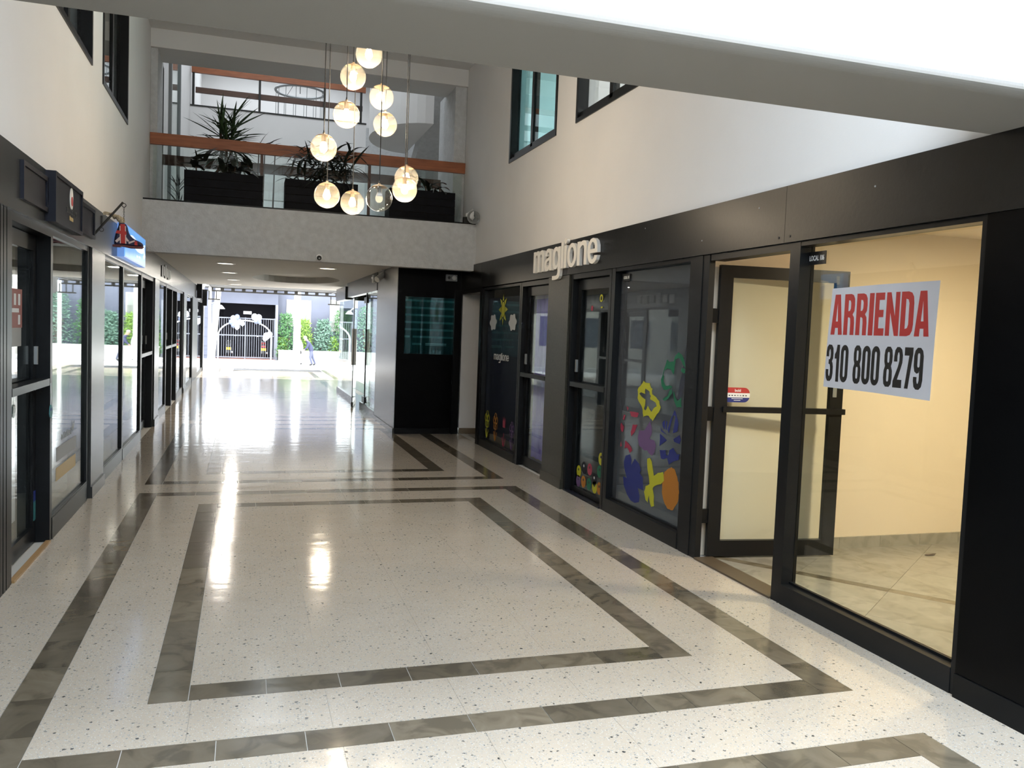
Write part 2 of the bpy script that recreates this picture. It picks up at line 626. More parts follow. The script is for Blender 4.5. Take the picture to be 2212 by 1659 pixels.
def text_mesh(name, body, mat, parent, o, u, v, nrm, width=None, height=None, depth=0.002, bold=0.0, asc=None, desc=None, spacing=1.0):
    cu = bpy.data.curves.new(name, 'FONT')
    cu.body = body
    cu.size = 1
    cu.offset = bold
    cu.space_character = spacing
    cu.extrude = 0.5
    cu.resolution_u = 4
    t = bpy.data.objects.new('text_source', cu)
    COL.objects.link(t)
    bpy.context.view_layer.update()
    me = bpy.data.meshes.new_from_object(t.evaluated_get(bpy.context.evaluated_depsgraph_get()))
    bpy.data.objects.remove(t)
    bpy.data.curves.remove(cu)
    xs = [p.co.x for p in me.vertices]
    if asc:
        xh, fac = asc
        for p in me.vertices:
            if p.co.y > xh: p.co.y = xh + (p.co.y - xh) * fac
    ys = [p.co.y for p in me.vertices]
    x0, x1, y0, y1 = min(xs), max(xs), min(ys), max(ys)
    sx = width / (x1 - x0)
    sy = (height / (y1 - y0)) if height else sx
    o, u, v, nrm = Vector(o), Vector(u), Vector(v), Vector(nrm)
    off = wloc(parent) if parent is not None else Vector((0, 0, 0))
    for p in me.vertices:
        c = p.co.copy()
        p.co = o + u * (c.x - x0) * sx + v * (c.y - y0) * sy + nrm * (c.z + 0.5) * depth - off
    me.materials.clear()
    me.materials.append(MATS[mat])
    me.name = name
    ob = bpy.data.objects.new(name, me)
    COL.objects.link(ob)
    ob.parent = parent
    return ob


def smooth_loop(pts, it=2):
    for _ in range(it):
        q = []
        for i in range(len(pts)):
            a, b = pts[i], pts[(i + 1) % len(pts)]
            q.append((a[0] * .75 + b[0] * .25, a[1] * .75 + b[1] * .25))
            q.append((a[0] * .25 + b[0] * .75, a[1] * .25 + b[1] * .75))
        pts = q
    return pts


# heavy condensed poster lettering, drawn in a 1 x 1 box: (outer loop, holes..., rounded?)
def rr(x0, x1, y0, y1, r, n=4, ry=None):
    ry = ry or r
    out = []
    for cx, cyy, a0 in ((x1 - r, y0 + ry, -90), (x1 - r, y1 - ry, 0), (x0 + r, y1 - ry, 90), (x0 + r, y0 + ry, 180)):
        for i in range(n + 1):
            a = R(a0 + 90 * i / n)
            out.append((cx + r * math.cos(a), cyy + ry * math.sin(a)))
    return out


GL = {
    'A': [[(0, 0), (.27, 1), (.73, 1), (1, 0), (.66, 0), (.63, .17), (.38, .17), (.35, 0)], [(.415, .33), (.595, .33), (.505, .80)]],
    'R': [[(0, 0), (0, 1), (.60, 1), (.80, .97), (.93, .88), (.96, .72), (.93, .58), (.78, .50), (.92, .43), (.96, .30), (.96, 0), (.61, 0), (.61, .30), (.58, .40), (.50, .43), (.37, .43), (.37, 0)],
          [(.37, .58), (.52, .59), (.60, .65), (.60, .78), (.54, .84), (.37, .85)]],
    'I': [[(0, 0), (0, 1), (1, 1), (1, 0)]],
    'E': [[(0, 0), (0, 1), (.95, 1), (.95, .83), (.42, .83), (.42, .60), (.88, .60), (.88, .43), (.42, .43), (.42, .17), (1, .17), (1, 0)]],
    'N': [[(0, 0), (0, 1), (.32, 1), (.68, .44), (.68, 1), (1, 1), (1, 0), (.70, 0), (.32, .54), (.32, 0)]],
    'D': [[(0, 0), (0, 1), (.55, 1), (.80, .97), (.95, .88), (1, .74), (1, .26), (.95, .12), (.80, .03), (.55, 0)],
          [(.37, .16), (.55, .18), (.63, .26), (.63, .74), (.55, .82), (.37, .84)]],
    '0': [rr(0, 1, 0, 1, .48, 5, .20), rr(.37, .63, .14, .86, .12, 4, .06)],
    '1': [[(.40, 0), (.40, .62), (.05, .62), (.05, .74), (.30, .82), (.45, 1), (.92, 1), (.92, 0)]],
    '2': [[(0, 0), (0, .16), (.50, .52), (.62, .66), (.62, .80), (.55, .87), (.44, .86), (.38, .78), (.38, .64), (.02, .64), (.02, .76), (.10, .92), (.30, 1), (.60, 1), (.86, .94), (.98, .80), (.96, .62), (.82, .48), (.48, .20), (.98, .20), (.98, 0)]],
    '3': [[(.02, .32), (.02, .22), (.10, .08), (.30, 0), (.66, 0), (.90, .08), (.99, .22), (.98, .40), (.90, .50), (.80, .54), (.94, .62), (.97, .76), (.92, .90), (.70, .99), (.32, 1), (.10, .93), (.02, .80), (.02, .67), (.37, .67), (.37, .80), (.44, .87), (.54, .86), (.60, .78), (.59, .66), (.52, .60), (.36, .59), (.36, .47), (.52, .46), (.61, .38), (.62, .22), (.55, .14), (.45, .14), (.38, .20), (.38, .32)]],
    '7': [[(.20, 0), (.58, .80), (.04, .80), (.04, 1), (1, 1), (1, .84), (.60, 0)]],
    '8': [[(.30, 0), (.70, 0), (.92, .07), (1, .22), (.98, .40), (.84, .52), (.95, .62), (.97, .78), (.90, .92), (.68, 1), (.32, 1), (.10, .92), (.03, .78), (.05, .62), (.16, .52), (.02, .40), (0, .22), (.08, .07)],
          rr(.37, .63, .13, .44, .11, 4, .05), rr(.38, .62, .60, .87, .10, 4, .05)],
    '9': [[(.02, .30), (.02, .20), (.12, .06), (.34, 0), (.66, 0), (.90, .07), (1, .22), (1, .80), (.90, .93), (.66, 1), (.34, 1), (.10, .93), (0, .80), (0, .56), (.10, .43), (.34, .38), (.55, .40), (.62, .46), (.62, .22), (.54, .14), (.44, .15), (.38, .22), (.38, .30)],
          rr(.37, .63, .53, .87, .11, 4, .05)],
}


def ell(cx, cz, rx, rz, k=24):
    return [(cx + rx * math.cos(2 * math.pi * i / k), cz + rz * math.sin(2 * math.pi * i / k)) for i in range(k)]


# rounded lowercase letters, x-height 1: (width, pieces of loops)
LOW = {
    'm': (1.0, [[[(0, 0), (0, 1), (.19, 1), (.19, .92), (.28, .99), (.4, 1.02), (.5, .99), (.57, .9), (.66, .99), (.78, 1.02), (.9, .99), (.97, .9), (1.0, .76), (1.0, 0), (.81, 0), (.81, .72), (.78, .8), (.71, .83), (.63, .79), (.595, .7), (.595, 0), (.405, 0), (.405, .72), (.37, .8), (.3, .83), (.23, .79), (.19, .7), (.19, 0)]]]),
    'a': (.68, [[[(.05, .68), (.1, .88), (.22, 1.0), (.36, 1.02), (.52, .98), (.61, .88), (.64, .72), (.64, .12), (.68, 0), (.48, 0), (.46, .08), (.38, 0), (.24, -.02), (.1, .02), (.02, .14), (.0, .3), (.05, .46), (.18, .56), (.34, .6), (.44, .64), (.44, .74), (.41, .82), (.34, .85), (.27, .82), (.24, .75), (.24, .68)], [(.44, .48), (.32, .45), (.22, .38), (.2, .27), (.25, .17), (.34, .17), (.42, .25), (.44, .34)]]]),
    'g': (.68, [[[(.48, 1), (.48, .92), (.38, 1.0), (.26, 1.02), (.12, .96), (.03, .78), (0, .5), (.03, .24), (.12, .06), (.26, 0), (.38, .03), (.48, .12), (.48, -.14), (.44, -.24), (.36, -.28), (.02, -.28), (.02, -.46), (.4, -.46), (.56, -.42), (.65, -.32), (.68, -.14), (.68, 1)], ell(.34, .5, .14, .33)]]),
    'l': (.2, [[[(0, 0), (.2, 0), (.2, 1.17), (0, 1.17)]]]),
    'i': (.2, [[[(0, 0), (.2, 0), (.2, .98), (0, .98)]], [ell(.1, 1.17, .11, .12)]]),
    'o': (.74, [[ell(.37, .5, .37, .52), ell(.37, .5, .17, .34)]]),
    'n': (.70, [[[(0, 0), (0, 1), (.2, 1), (.2, .92), (.3, .99), (.42, 1.02), (.56, 1.0), (.66, .92), (.7, .78), (.7, 0), (.5, 0), (.5, .72), (.46, .8), (.38, .83), (.28, .79), (.2, .7), (.2, 0)]]]),
    'e': (.70, [[[(.7, .42), (.7, .5), (.68, .72), (.6, .9), (.46, 1.0), (.36, 1.02), (.22, .99), (.08, .86), (.01, .66), (0, .5), (.02, .3), (.1, .12), (.22, .02), (.36, -.02), (.52, .02), (.63, .12), (.69, .3), (.5, .32), (.46, .2), (.37, .15), (.27, .19), (.21, .3), (.2, .42)], [(.2, .58), (.22, .74), (.3, .85), (.38, .86), (.46, .8), (.5, .7), (.51, .58)]]]),
}


def name_word(mb, o, u, v, nrm, width, xh, depth, word='maglione', gap=.05):
    tot = sum(LOW[c][0] for c in word) + gap * (len(word) - 1)
    sx = width / tot
    x = 0
    for c in word:
        w, pcs = LOW[c]
        for loops in pcs:
            mb.poly([[((x + p[0]) * sx, p[1] * xh) for p in L] for L in loops], o, u, v, nrm, depth)
        x += w + gap


def poster_word(mb, word, o, u, v, nrm, depth, h, widths, gap, skew=0.0):
    x = 0
    for ch in word:
        if ch == ' ':
            x += gap * 4
            continue
        w = widths.get(ch, widths['*'])
        loops = [[(x + p[0] * w, p[1] * h) for p in L] for L in GL[ch]]
        mb.poly(loops, o, u, v, nrm, depth)
        x += w + gap
    return x


# ================================================================== FLOOR
PER, Y0M = 5.40, 3.06
BW = 0.155
fl = empty('floor', (0.9, 10, 0), 'polished pale terrazzo corridor floor with nested bands of brown marble', 'floor', None, 'structure')
MB().box(XL - 0.1, XR + 0.12, -6, 29.4, -0.06, -0.0035).build('bed', 'grout', fl)
band_rects = []     # (x0,x1,y0,y1) of every marble tile


def frame_tiles(x0, x1, y0, y1, out):
    L = 0.3305
    for xa, xb in ((x0, x0 + BW), (x1 - BW, x1)):
        n = max(1, round((y1 - y0) / L))
        for i in range(n):
            out.append((xa, xb, y0 + (y1 - y0) * i / n, y0 + (y1 - y0) * (i + 1) / n))
    xs = [x0 + BW]
    xe = x1 - BW
    n = max(1, round((xe - xs[0]) / L))
    cuts = [xs[0] + (xe - xs[0]) * i / n for i in range(n + 1)]
    for yy in (y0, y1 - BW):
        c2 = list(cuts)
        if abs(yy - Y0M) < .01:
            c2 = sorted(c2[:7] + [1.585, 1.66] + [q for q in c2[7:] if abs(q - 1.62) > .12])
        for a, b in zip(c2[:-1], c2[1:]):
            out.append((a, b, yy, yy + BW))


for k in range(-1, 5):
    ya = Y0M + PER * k
    frame_tiles(-0.87, 2.64, ya, ya + 4.99, band_rects)
    frame_tiles(-0.35, 2.12, ya + 0.525, ya + 4.455, band_rects)
band_rects = [b for b in band_rects if not (b[0] > 2.2 and b[2] > 12.2 and b[2] < 20.6)]
band_near = sorted([b for b in band_rects if b[3] > 1.2], key=lambda b: b[2])
G = 0.0016
rest = MB()
for i, (x0, x1, y0, y1) in enumerate(band_near):
    if i < 290:
        MB().box(x0 + G, x1 - G, y0 + G, y1 - G, -0.03, 0).build('marble_tile', 'brown_marble', fl)
    else:
        rest.box(x0 + G, x1 - G, y0 + G, y1 - G, -0.03, 0)
rest.build('marble_tiles_beyond', 'brown_marble', fl, kind='stuff')

# terrazzo: fields between the bands, cut into slabs on the tile grid
xcuts = [XL, -0.87, -0.87 + BW, -0.35, -0.35 + BW, 2.12 - BW, 2.12, 2.64 - BW, 2.64, XR + .02]
fields = []
for k in range(-1, 5):
    ya = Y0M + PER * k
    yc = [ya - (PER - 4.99), ya, ya + BW, ya + .525, ya + .525 + BW, ya + 4.455 - BW, ya + 4.455, ya + 4.99 - BW, ya + 4.99]
    # gap strip between modules, then rings and centre
    fields.append((XL, XR + .02, yc[0], yc[1]))
    fields += [(XL, -0.87, yc[1], yc[8]), (2.64, XR + .02, yc[1], yc[8])]
    xa, xb = -0.87 + BW, 2.64 - BW
    fields += [(xa, xb, yc[2], yc[3]), (xa, xb, yc[6], yc[7]), (xa, -0.35, yc[3], yc[6]), (2.12, xb, yc[3], yc[6])]
    fields.append((-0.35 + BW, 2.12 - BW, yc[4], yc[5]))
slabs, slab_rest = [], MB()
T = 0.52
for (x0, x1, y0, y1) in fields:
    if y1 < 1.0:
        continue
    nx, ny = max(1, round((x1 - x0) / T)), max(1, round((y1 - y0) / T))
    for i in range(nx):
        for j in range(ny):
            slabs.append((x0 + (x1 - x0) * i / nx, x0 + (x1 - x0) * (i + 1) / nx, y0 + (y1 - y0) * j / ny, y0 + (y1 - y0) * (j + 1) / ny))
slabs.sort(key=lambda q: q[2])
G2 = 0.0005
cnt = 0
for (x0, x1, y0, y1) in slabs:
    mb = MB() if (cnt < 290 and y1 > 2.3) else slab_rest
    mb.box(x0 + G2, x1 - G2, y0 + G2, y1 - G2, -0.03, 0)
    if mb is not slab_rest:
        mb.build('terrazzo_slab', 'terrazzo', fl)
        cnt += 1
slab_rest.build('terrazzo_slabs_beyond', 'terrazzo', fl, kind='stuff')

# ================================================================== STRUCTURE
def wall_with_holes(name, x0, x1, y0, y1, z0, z1, holes, mat, label):
    """holes: (ya, yb, za, zb), all on the same height band"""
    mb = MB()
    za, zb = holes[0][2], holes[0][3]
    mb.box(x0, x1, y0, y1, z0, za)
    mb.box(x0, x1, y0, y1, zb, z1)
    c = y0
    for h in sorted(holes):
        mb.box(x0, x1, c, h[0], za, zb)
        c = h[1]
    mb.box(x0, x1, c, y1, za, zb)
    return struct(name, mb, mat, label, 'wall')


WH = [(6.20, 7.87, 3.615, 4.98), (8.43, 10.08, 3.615, 4.98)]
wall_with_holes('wall_left', XL - .22, XL, 2.0, 12.32, 2.475, 5.36, WH, 'plaster', 'white plastered upper wall above the row with the hanging boot')
wall_with_holes('wall_right', XR, XR + .22, 2.0, 12.32, 2.475, 5.36, WH, 'plaster', 'white plastered upper wall above the black fascia with cream letters')
# courtyard walls beside and behind the camera, under an opaque roof
struct('wall_left_court', MB().box(XL - .22, XL, -3, 2.0, 2.475, 5.4), 'plaster', 'white court wall beside the roofed court', 'wall')
struct('wall_right_court', MB().box(XR, XR + .22, -3, 2.0, 2.475, 5.4), 'plaster', 'white court wall opposite over black panels', 'wall')
struct('wall_court_end', MB().box(XL - .3, XR + .3, -3.2, -3.0, -.05, 5.4), 'plaster', 'unseen white wall added behind the camera to cut low sky light', 'wall')  # added to keep low sky light out of the passage
struct('roof_court', MB().box(XL - .3, XR + .3, -3.2, 2.45, 5.42, 5.55), 'white_plastic', 'opaque roof added over the court, above its daylight lamp', 'roof')  # added and opaque: shuts out the sky, the lamp below lights the court

# the low beam that spans the passage: rounded lower near edge
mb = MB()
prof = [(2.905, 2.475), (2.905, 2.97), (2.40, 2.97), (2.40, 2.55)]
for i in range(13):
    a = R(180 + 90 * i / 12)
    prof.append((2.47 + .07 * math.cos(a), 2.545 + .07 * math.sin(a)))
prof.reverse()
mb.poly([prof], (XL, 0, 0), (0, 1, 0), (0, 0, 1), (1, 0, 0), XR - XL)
bo = struct('ceiling_beam', mb, ['beam_paint', 'beam_soffit_shade'], 'broad beam crossing low overhead, shade painted grey on the soffit, white rounded face', 'beam')
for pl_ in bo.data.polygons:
    if pl_.normal.z < -0.75:  # downward faces take the grey painted shade
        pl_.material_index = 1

# mid zone ceiling, gallery parapet and lintel
struct('ceiling', MB().box(XL - 3.3, XR + 4.2, 2.4, 12.9, 5.36, 5.55).box(XL, XR, 12.3, 12.9, 5.12, 5.36), 'ceiling_paint', 'plain upper ceiling with a dropped lintel over the gallery opening', 'ceiling')
mb = MB().box(XL - .02, XR + .02, 11.55, 11.75, 2.385, 3.03).box(XL - .02, XR + .02, 11.75, 14.1, 2.62, 2.98)
par = struct('wall_balcony', mb, 'stucco', 'mottled grey stucco balcony parapet spanning the passage', 'wall')
struct('trim_1', MB().box(XL, XR, 11.60, 12.36, 3.03, 3.055), 'black_metal', 'thin black ledge along the top of the balcony parapet', 'trim')
# lower corridor ceiling with a round recess
mb = MB()
mb.box(XL - .02, XR + .3, 11.75, 22.6, 2.60, 2.66)
lowc = struct('ceiling_low', mb, 'ceiling_paint', 'low grey ceiling of the passage under the balcony', 'ceiling')
# soffit sheet with the circular hole
ring = [(0.98 + 0.86 * math.cos(2 * math.pi * i / 40), 18.0 + 1.75 * math.sin(2 * math.pi * i / 40)) for i in range(40)]
mb = MB().poly([[(XL, 11.75), (XR, 11.75), (XR, 22.6), (XL, 22.6)], ring], (0, 0, 2.465), (1, 0, 0), (0, 1, 0), (0, 0, 1), 0.135)
mb.build('soffit_panel', 'ceiling_paint', lowc)
struct('ceiling_edge_beam', MB().box(XL, XR, 22.6, 22.85, 2.466, 3.1), 'stucco', 'pale edge beam where the passage roof ends at the daylight', 'beam')

# shells of the shops on both sides
mb = MB()
mb.box(-4.6, XL - .16, -6, 29, -0.05, 0.0)
struct('floor_shops_left', mb, 'shop_floor_tile', 'grey tiled floor inside the shops behind the reflecting glass', 'floor')
mb = MB().box(XR + .16, 7.2, -6, 1.2, -0.05, 0.0).box(XR + .16, 7.2, 5.42, 12.3, -0.05, 0.0).box(6.3, 7.2, 1.2, 5.42, -0.05, 0)
mb.box(XR + .12, 7.2, 12.2, 29, -0.05, 0)
struct('floor_shops_right', mb, 'shop_floor_tile', 'grey floor inside the knitwear shop and kiosk', 'floor')
mb = MB().box(-4.6, XL - .02, -6, 29, 2.50, 2.62)
struct('ceiling_shops_left', mb, 'shop_grey', 'ceiling slab over the shops with the hanging boot', 'ceiling')
mb = MB().box(XR + .02, 7.2, -6, 20.6, 2.50, 2.62)
struct('ceiling_shops_right', mb, 'shop_grey', 'ceiling slab over the knitwear shop and the empty shop', 'ceiling')
mb = MB().box(-4.75, -4.6, -6, 29, -0.05, 2.62).box(-4.75, -4.6, 2.0, 14, 2.62, 5.55)
mb.box(-4.6, XL - .2, 2.0, 2.1, 2.62, 5.4).box(-4.6, XL - .2, 12.3, 12.4, 2.62, 5.4)
struct('wall_left_outer', mb, 'shop_grey', 'grey back wall deep inside the shops behind the reflecting glass', 'wall')
mb = MB().box(7.2, 7.35, -6, 20.6, -0.05, 2.62).box(7.2, 7.35, 2.0, 14, 2.62, 3.3).box(7.2, 7.35, 2.0, 14, 5.0, 5.55)
mb.box(XR + .2, 7.2, 2.0, 2.1, 2.62, 5.4).box(XR + .2, 7.2, 12.3, 12.4, 2.62, 5.4).box(XR + .2, 7.2, 8.1, 8.2, 2.62, 5.4)
struct('wall_right_outer', mb, 'plaster', 'pale outer wall behind the upstairs offices', 'wall')
mb = MB()
for yy in (4.95, 8.15, 11.9, 19.5, 24):
    mb.box(-4.6, XL - .15, yy, yy + .08, 0, 2.5)
struct('wall_partition_left', mb, 'shop_dark', 'dark partitions between the shops behind the reflecting glass', 'wall')
mb = MB()
mb.box(XR + .14, 7.2, 8.0, 8.08, 0, 2.5)
mb.box(6.2, 6.3, 5.42, 8.0, 0, 2.5)
struct('wall_partition_right', mb, 'shop_dark', 'dark partitions inside the knitwear shop', 'wall')

# fascias
SEAMS_R = [(-6, 1.1), (1.1, 4.345), (4.345, 7.9), (7.9, 11.12), (11.12, 12.24)]
fa = empty('trim_2', (XR, 6, 2.14), 'long black fascia carrying the cream shop letters', 'trim', None, 'structure')
for a, b in SEAMS_R:
    MB().box(XR - .02, XR + .10, a + .0015, b - .0015, 2.14, 2.475).build('fascia_panel', 'fascia_black', fa)
for yy in (4.40, 4.29):
    for zz in (2.175,):
        MB().lathe([(0, 0), (.007, 0), (.007, -.004), (0, -.004)], (XR - .02, yy, zz), 10, 'x').build('screw', 'iron', fa)
for yy, zz in ((4.62, 2.38), (3.6, 2.36), (5.3, 2.24), (6.2, 2.42)):
    MB().lathe([(0, 0), (.005, 0), (.005, -.003), (0, -.003)], (XR - .02, yy, zz), 8, 'x').build('screw', 'grey_plastic', fa)
fb = empty('trim_3', (XL, 6, 2.13), 'dark painted fascia over the shops with the hanging boot', 'trim', None, 'structure')
for a, b in [(-6, 2.6), (2.6, 7.95), (7.95, 13.35), (13.35, 19.5), (19.5, 24.6), (24.6, 29)]:
    MB().box(XL - .10, XL + .02, a + .0015, b - .0015, 2.13, 2.472).build('fascia_panel', 'steel_paint', fb)
    MB().box(XL - .02, XL + .028, a, b, 2.118, 2.13).build('edge_strip', 'steel_paint', fb)

# ================================================================== SHOPFRONTS
NW, ND = [0], [0]


def shop_window(side, y0, y1, z0, z1, label, sill=0.115, head=0.035, st0=0.05, st1=0.05, recess=0.06, depth=0.10, pane='pane', frame='frame_metal', pane_label=None):
    NW[0] += 1
    root = empty('window_%d' % NW[0], (wx(side, 0), (y0 + y1) / 2, 0), label, 'window', None, 'structure')
    if st0: wbox(MB(), side, 0, depth, y0, y0 + st0, z0, z1).build('stile', frame, root)
    if st1: wbox(MB(), side, 0, depth, y1 - st1, y1, z0, z1).build('stile', frame, root)
    wbox(MB(), side, 0.002, depth, y0 + st0, y1 - st1, z1 - head, z1).build('head_rail', frame, root)
    wbox(MB(), side, -0.004, depth, y0 + st0, y1 - st1, z0, z0 + sill).build('sill_rail', frame, root)
    wbox(MB(), side, recess - .02, recess, y0 + st0, y1 - st1, z0 + sill, z0 + sill + .012).build('bead', frame, root)
    p = wbox(MB(), side, recess, recess + .006, y0 + st0, y1 - st1, z0 + sill, z1 - head).build('pane', pane, root)
    return root


def shop_door(side, y0, y1, z1, label, recess=0.06, hinge='far', frame='frame_metal', pane='pane', rail_z=1.065, st=0.085, bottom=.12):
    ND[0] += 1
    root = empty('door_%d' % ND[0], (wx(side, 0), (y0 + y1) / 2, 0), label, 'door', None, 'structure')
    wbox(MB(), side, 0, .11, y0, y0 + .045, 0, z1).build('jamb', frame, root)
    wbox(MB(), side, 0, .11, y1 - .045, y1, 0, z1).build('jamb', frame, root)
    wbox(MB(), side, 0, .11, y0 + .045, y1 - .045, z1 - .05, z1).build('head_jamb', frame, root)
    a, b = y0 + .05, y1 - .05
    lf = wbox(MB(), side, recess, recess + .04, a, a + st, .012, z1 - .055).build('leaf_stile', frame, root)
    wbox(MB(), side, recess, recess + .04, b - st, b, .012, z1 - .055).build('leaf_stile', frame, root)
    wbox(MB(), side, recess, recess + .04, a + st, b - st, .012, bottom).build('bottom_rail', frame, root)
    wbox(MB(), side, recess, recess + .04, a + st, b - st, z1 - .155, z1 - .055).build('top_rail', frame, root)
    wbox(MB(), side, 0.0, recess, a + .01, b - .01, rail_z - .022, rail_z + .025).build('push_bar', frame, root)
    wbox(MB(), side, recess + .014, recess + .02, a + st, b - st, bottom, rail_z - .02).build('pane', pane, root)
    wbox(MB(), side, recess + .014, recess + .02, a + st, b - st, rail_z + .02, z1 - .155).build('pane', pane, root)
    wbox(MB(), side, recess, recess + .04, a + st, b - st, rail_z - .02, rail_z + .02).build('lock_rail', frame, root)
    wbox(MB(), side, recess - .02, recess, b - .06, b - .035, rail_z + .12, rail_z + .24).build('lock_plate', 'grey_plastic', root)
    return root


def pillar(name, side, y0, y1, mat, label, proud=.02, base=True):
    root = empty(name, (wx(side, 0), (y0 + y1) / 2, 0), label, 'pillar', None, 'structure')
    wbox(MB(), side, -proud, .16, y0, y1, 0.10, 2.135).build('cladding', mat, root)
    wbox(MB(), side, -proud - .014, .16, y0 - .004, y1 + .004, 0, .10).build('plinth', mat, root)
    return root


# ---- right side, from the camera outwards
rp = empty('wall_right_panel', (XR, 1, 0), 'tall plain black cladding panel beside the window with the rent notice', 'wall', None, 'structure')
for a, b in ((-6, -2.2), (-2.2, 1.1), (1.1, 2.905)):
    MB().box(XR - .012, XR + .14, a + .001, b - .001, .11, 2.139).build('panel', 'black_panel', rp)
    MB().box(XR - .02, XR + .14, a + .001, b - .001, 0, .107).build('plinth', 'black_metal', rp)
w_rent = shop_window('R', 2.905, 4.305, 0.0, 2.14, 'large shop window displaying the red and black rent notice', sill=.118, head=.028, st0=.035, st1=.095, recess=.075)
# open doorway of the empty shop
ND[0] += 1
dr = empty('door_%d' % ND[0], (XR, 4.75, 0), 'open glazed black door of the empty cream-walled shop', 'door', None, 'structure')
MB().box(XR, XR + .045, 5.215, 5.30, 0, 2.14).build('jamb', 'frame_metal', dr)
MB().box(XR + .002, XR + .11, 4.305, 5.20, 2.095, 2.14).build('head_jamb', 'frame_metal', dr)
# the leaf stands open, swung into the shop, built along its own axis
hx, hy = XR + .098, 5.235
ang = math.atan2(5.127 - 5.25, 0.975)
lx, ly = Vector((math.cos(ang), math.sin(ang), 0)), Vector((math.sin(ang), -math.cos(ang), 0))


def leafbox(s0, s1, z0, z1, t0=-.02, t1=.02):
    mb = MB()
    o = Vector((hx, hy, 0))
    vv = []
    for z in (z0, z1):
        for s, t in ((s0, t0), (s1, t0), (s1, t1), (s0, t1)):
            p = o + lx * s + ly * t
            vv.append((p.x, p.y, z))
    return mb.add(vv, [(3, 2, 1, 0), (4, 5, 6, 7), (0, 1, 5, 4), (1, 2, 6, 5), (2, 3, 7, 6), (3, 0, 4, 7)])


leafbox(0, .095, .012, 2.075).build('leaf_stile', 'frame_metal', dr)
leafbox(.885, .985, .012, 2.075).build('leaf_stile', 'frame_metal', dr)
leafbox(.095, .885, .012, .125).build('bottom_rail', 'frame_metal', dr)
leafbox(.095, .885, 1.99, 2.075).build('top_rail', 'frame_metal', dr)
leafbox(.06, 1.0, 1.045, 1.085, -.01, .04).build('push_bar', 'frame_metal', dr)
leafbox(.095, .885, .125, 1.05, -.003, .003).build('pane', 'pane', dr)
leafbox(.095, .885, 1.08, 1.99, -.003, .003).build('pane', 'pane', dr)
for zz in (1.72, 1.03, .30):
    leafbox(-.08, .012, zz - .05, zz + .05, -.012, .012).build('hinge', 'black_metal', dr)
leafbox(.90, .93, 1.17, 1.26, .02, .028).build('lock_plate', 'grey_plastic', dr)
# round-ended payment sticker on the leaf
stk = empty('sticker', (hx + .12, hy, 1.10), 'rounded red white and navy sticker on the open glass door', 'sticker')
so = Vector((hx, hy, 0)) + lx * .10 + ly * .0045
def stick(y0, y1, mat, nm):
    outer = []
    H = .105
    for i in range(0, 25):
        z = y0 + (y1 - y0) * i / 24
        t = (z - H / 2) / (H / 2)
        outer.append((.125 + .045 * math.sqrt(max(0, 1 - abs(t) ** 2.4)), z))
    loop = [(0, y0)] + outer + [(0, y1)]
    MB().poly([loop], so + Vector((0, 0, 1.115)), lx, (0, 0, 1), ly, .0012).build(nm, mat, stk)
stick(0, .034, 'vinyl_blue', 'navy_field')
stick(.034, .066, 'print_white', 'white_field')
stick(.066, .105, 'print_red', 'red_field')
text_mesh('lettering', 'bold', 'print_white', stk, so + lx * .055 + Vector((0, 0, 1.190)) + ly * .0013, lx, (0, 0, 1), ly, width=.045, depth=.0004, bold=.02)
for i in range(7):
    p = so + lx * (.010 + .021 * i) + Vector((0, 0, 1.160)) + ly * .0013
    MB().poly([[(0, 0), (.011, 0), (.011, .007), (0, .007)]], p, lx, (0, 0, 1), ly, .0004).build('card_logo', 'print_grey' if i in (3, 4) else 'print_black', stk)
for q, w in ((1.139, .085), (1.127, .05)):
    p = so + lx * (.075 - w / 2) + Vector((0, 0, q)) + ly * .0013
    MB().poly([[(0, 0), (w, 0), (w, .004), (0, .004)]], p, lx, (0, 0, 1), ly, .0004).build('small_print', 'print_white', stk)
MB().box(XR - .01, XR + .14, 4.31, 5.21, -.02, .012).build('threshold_strip', 'threshold', dr)

# post between the two shops, then the knitwear shop
struct('pillar_slim', MB().box(XR - .005, XR + .045, 5.30, 5.44, 0, 2.14), 'frame_metal', 'slim black post between the empty shop and the flower window', 'pillar')
w_flow = shop_window('R', 5.44, 6.85, 0.0, 2.14, 'shop window with painted yellow, blue and orange flower shapes', sill=.12, head=.03, st0=.04, st1=.07, pane='pane_sheen')
d_105 = shop_door('R', 6.86, 7.82, 2.14, 'glazed black shop door with round fruit stickers low down', bottom=.065)
MB().box(XR - .012, XR + .05, 6.9, 7.8, 0, .012).build('threshold_strip', 'navy_panel', d_105)
pillar('pillar_right', 'R', 7.83, 8.42, 'speckled_panel', 'speckled black pillar below the descending letter of the cream shop name')
d_purp = shop_door('R', 8.43, 9.40, 2.13, 'glazed black shop door with purple curtain behind it')
w_navy = shop_window('R', 9.41, 11.07, 0.0, 2.13, 'navy printed shop window with drawn sun, clouds and small flowers', sill=.10, head=.03, st0=.05, st1=.06)
struct('pillar_end', MB().box(XR - .01, XR + .16, 11.07, 11.19, 0, 2.14), 'black_metal', 'slim black post beside the narrow white side passage', 'pillar')
# side passage beyond: white end wall with brown base
struct('wall_side_passage', MB().box(XR + .02, 4.6, 12.26, 12.36, 0.085, 2.5).box(4.5, 4.6, 11.2, 12.3, 0, 2.5), 'plaster', 'white wall glimpsed in the narrow side passage', 'wall')
struct('baseboard_side', MB().box(XR + .02, 4.5, 12.245, 12.27, 0, .085), 'brown_base', 'brown tile base of the white side passage wall', 'baseboard')
struct('trim_4', MB().box(XR - .01, XR + .12, 11.19, 12.24, 2.08, 2.15), 'black_metal', 'black head over the narrow side passage', 'trim')

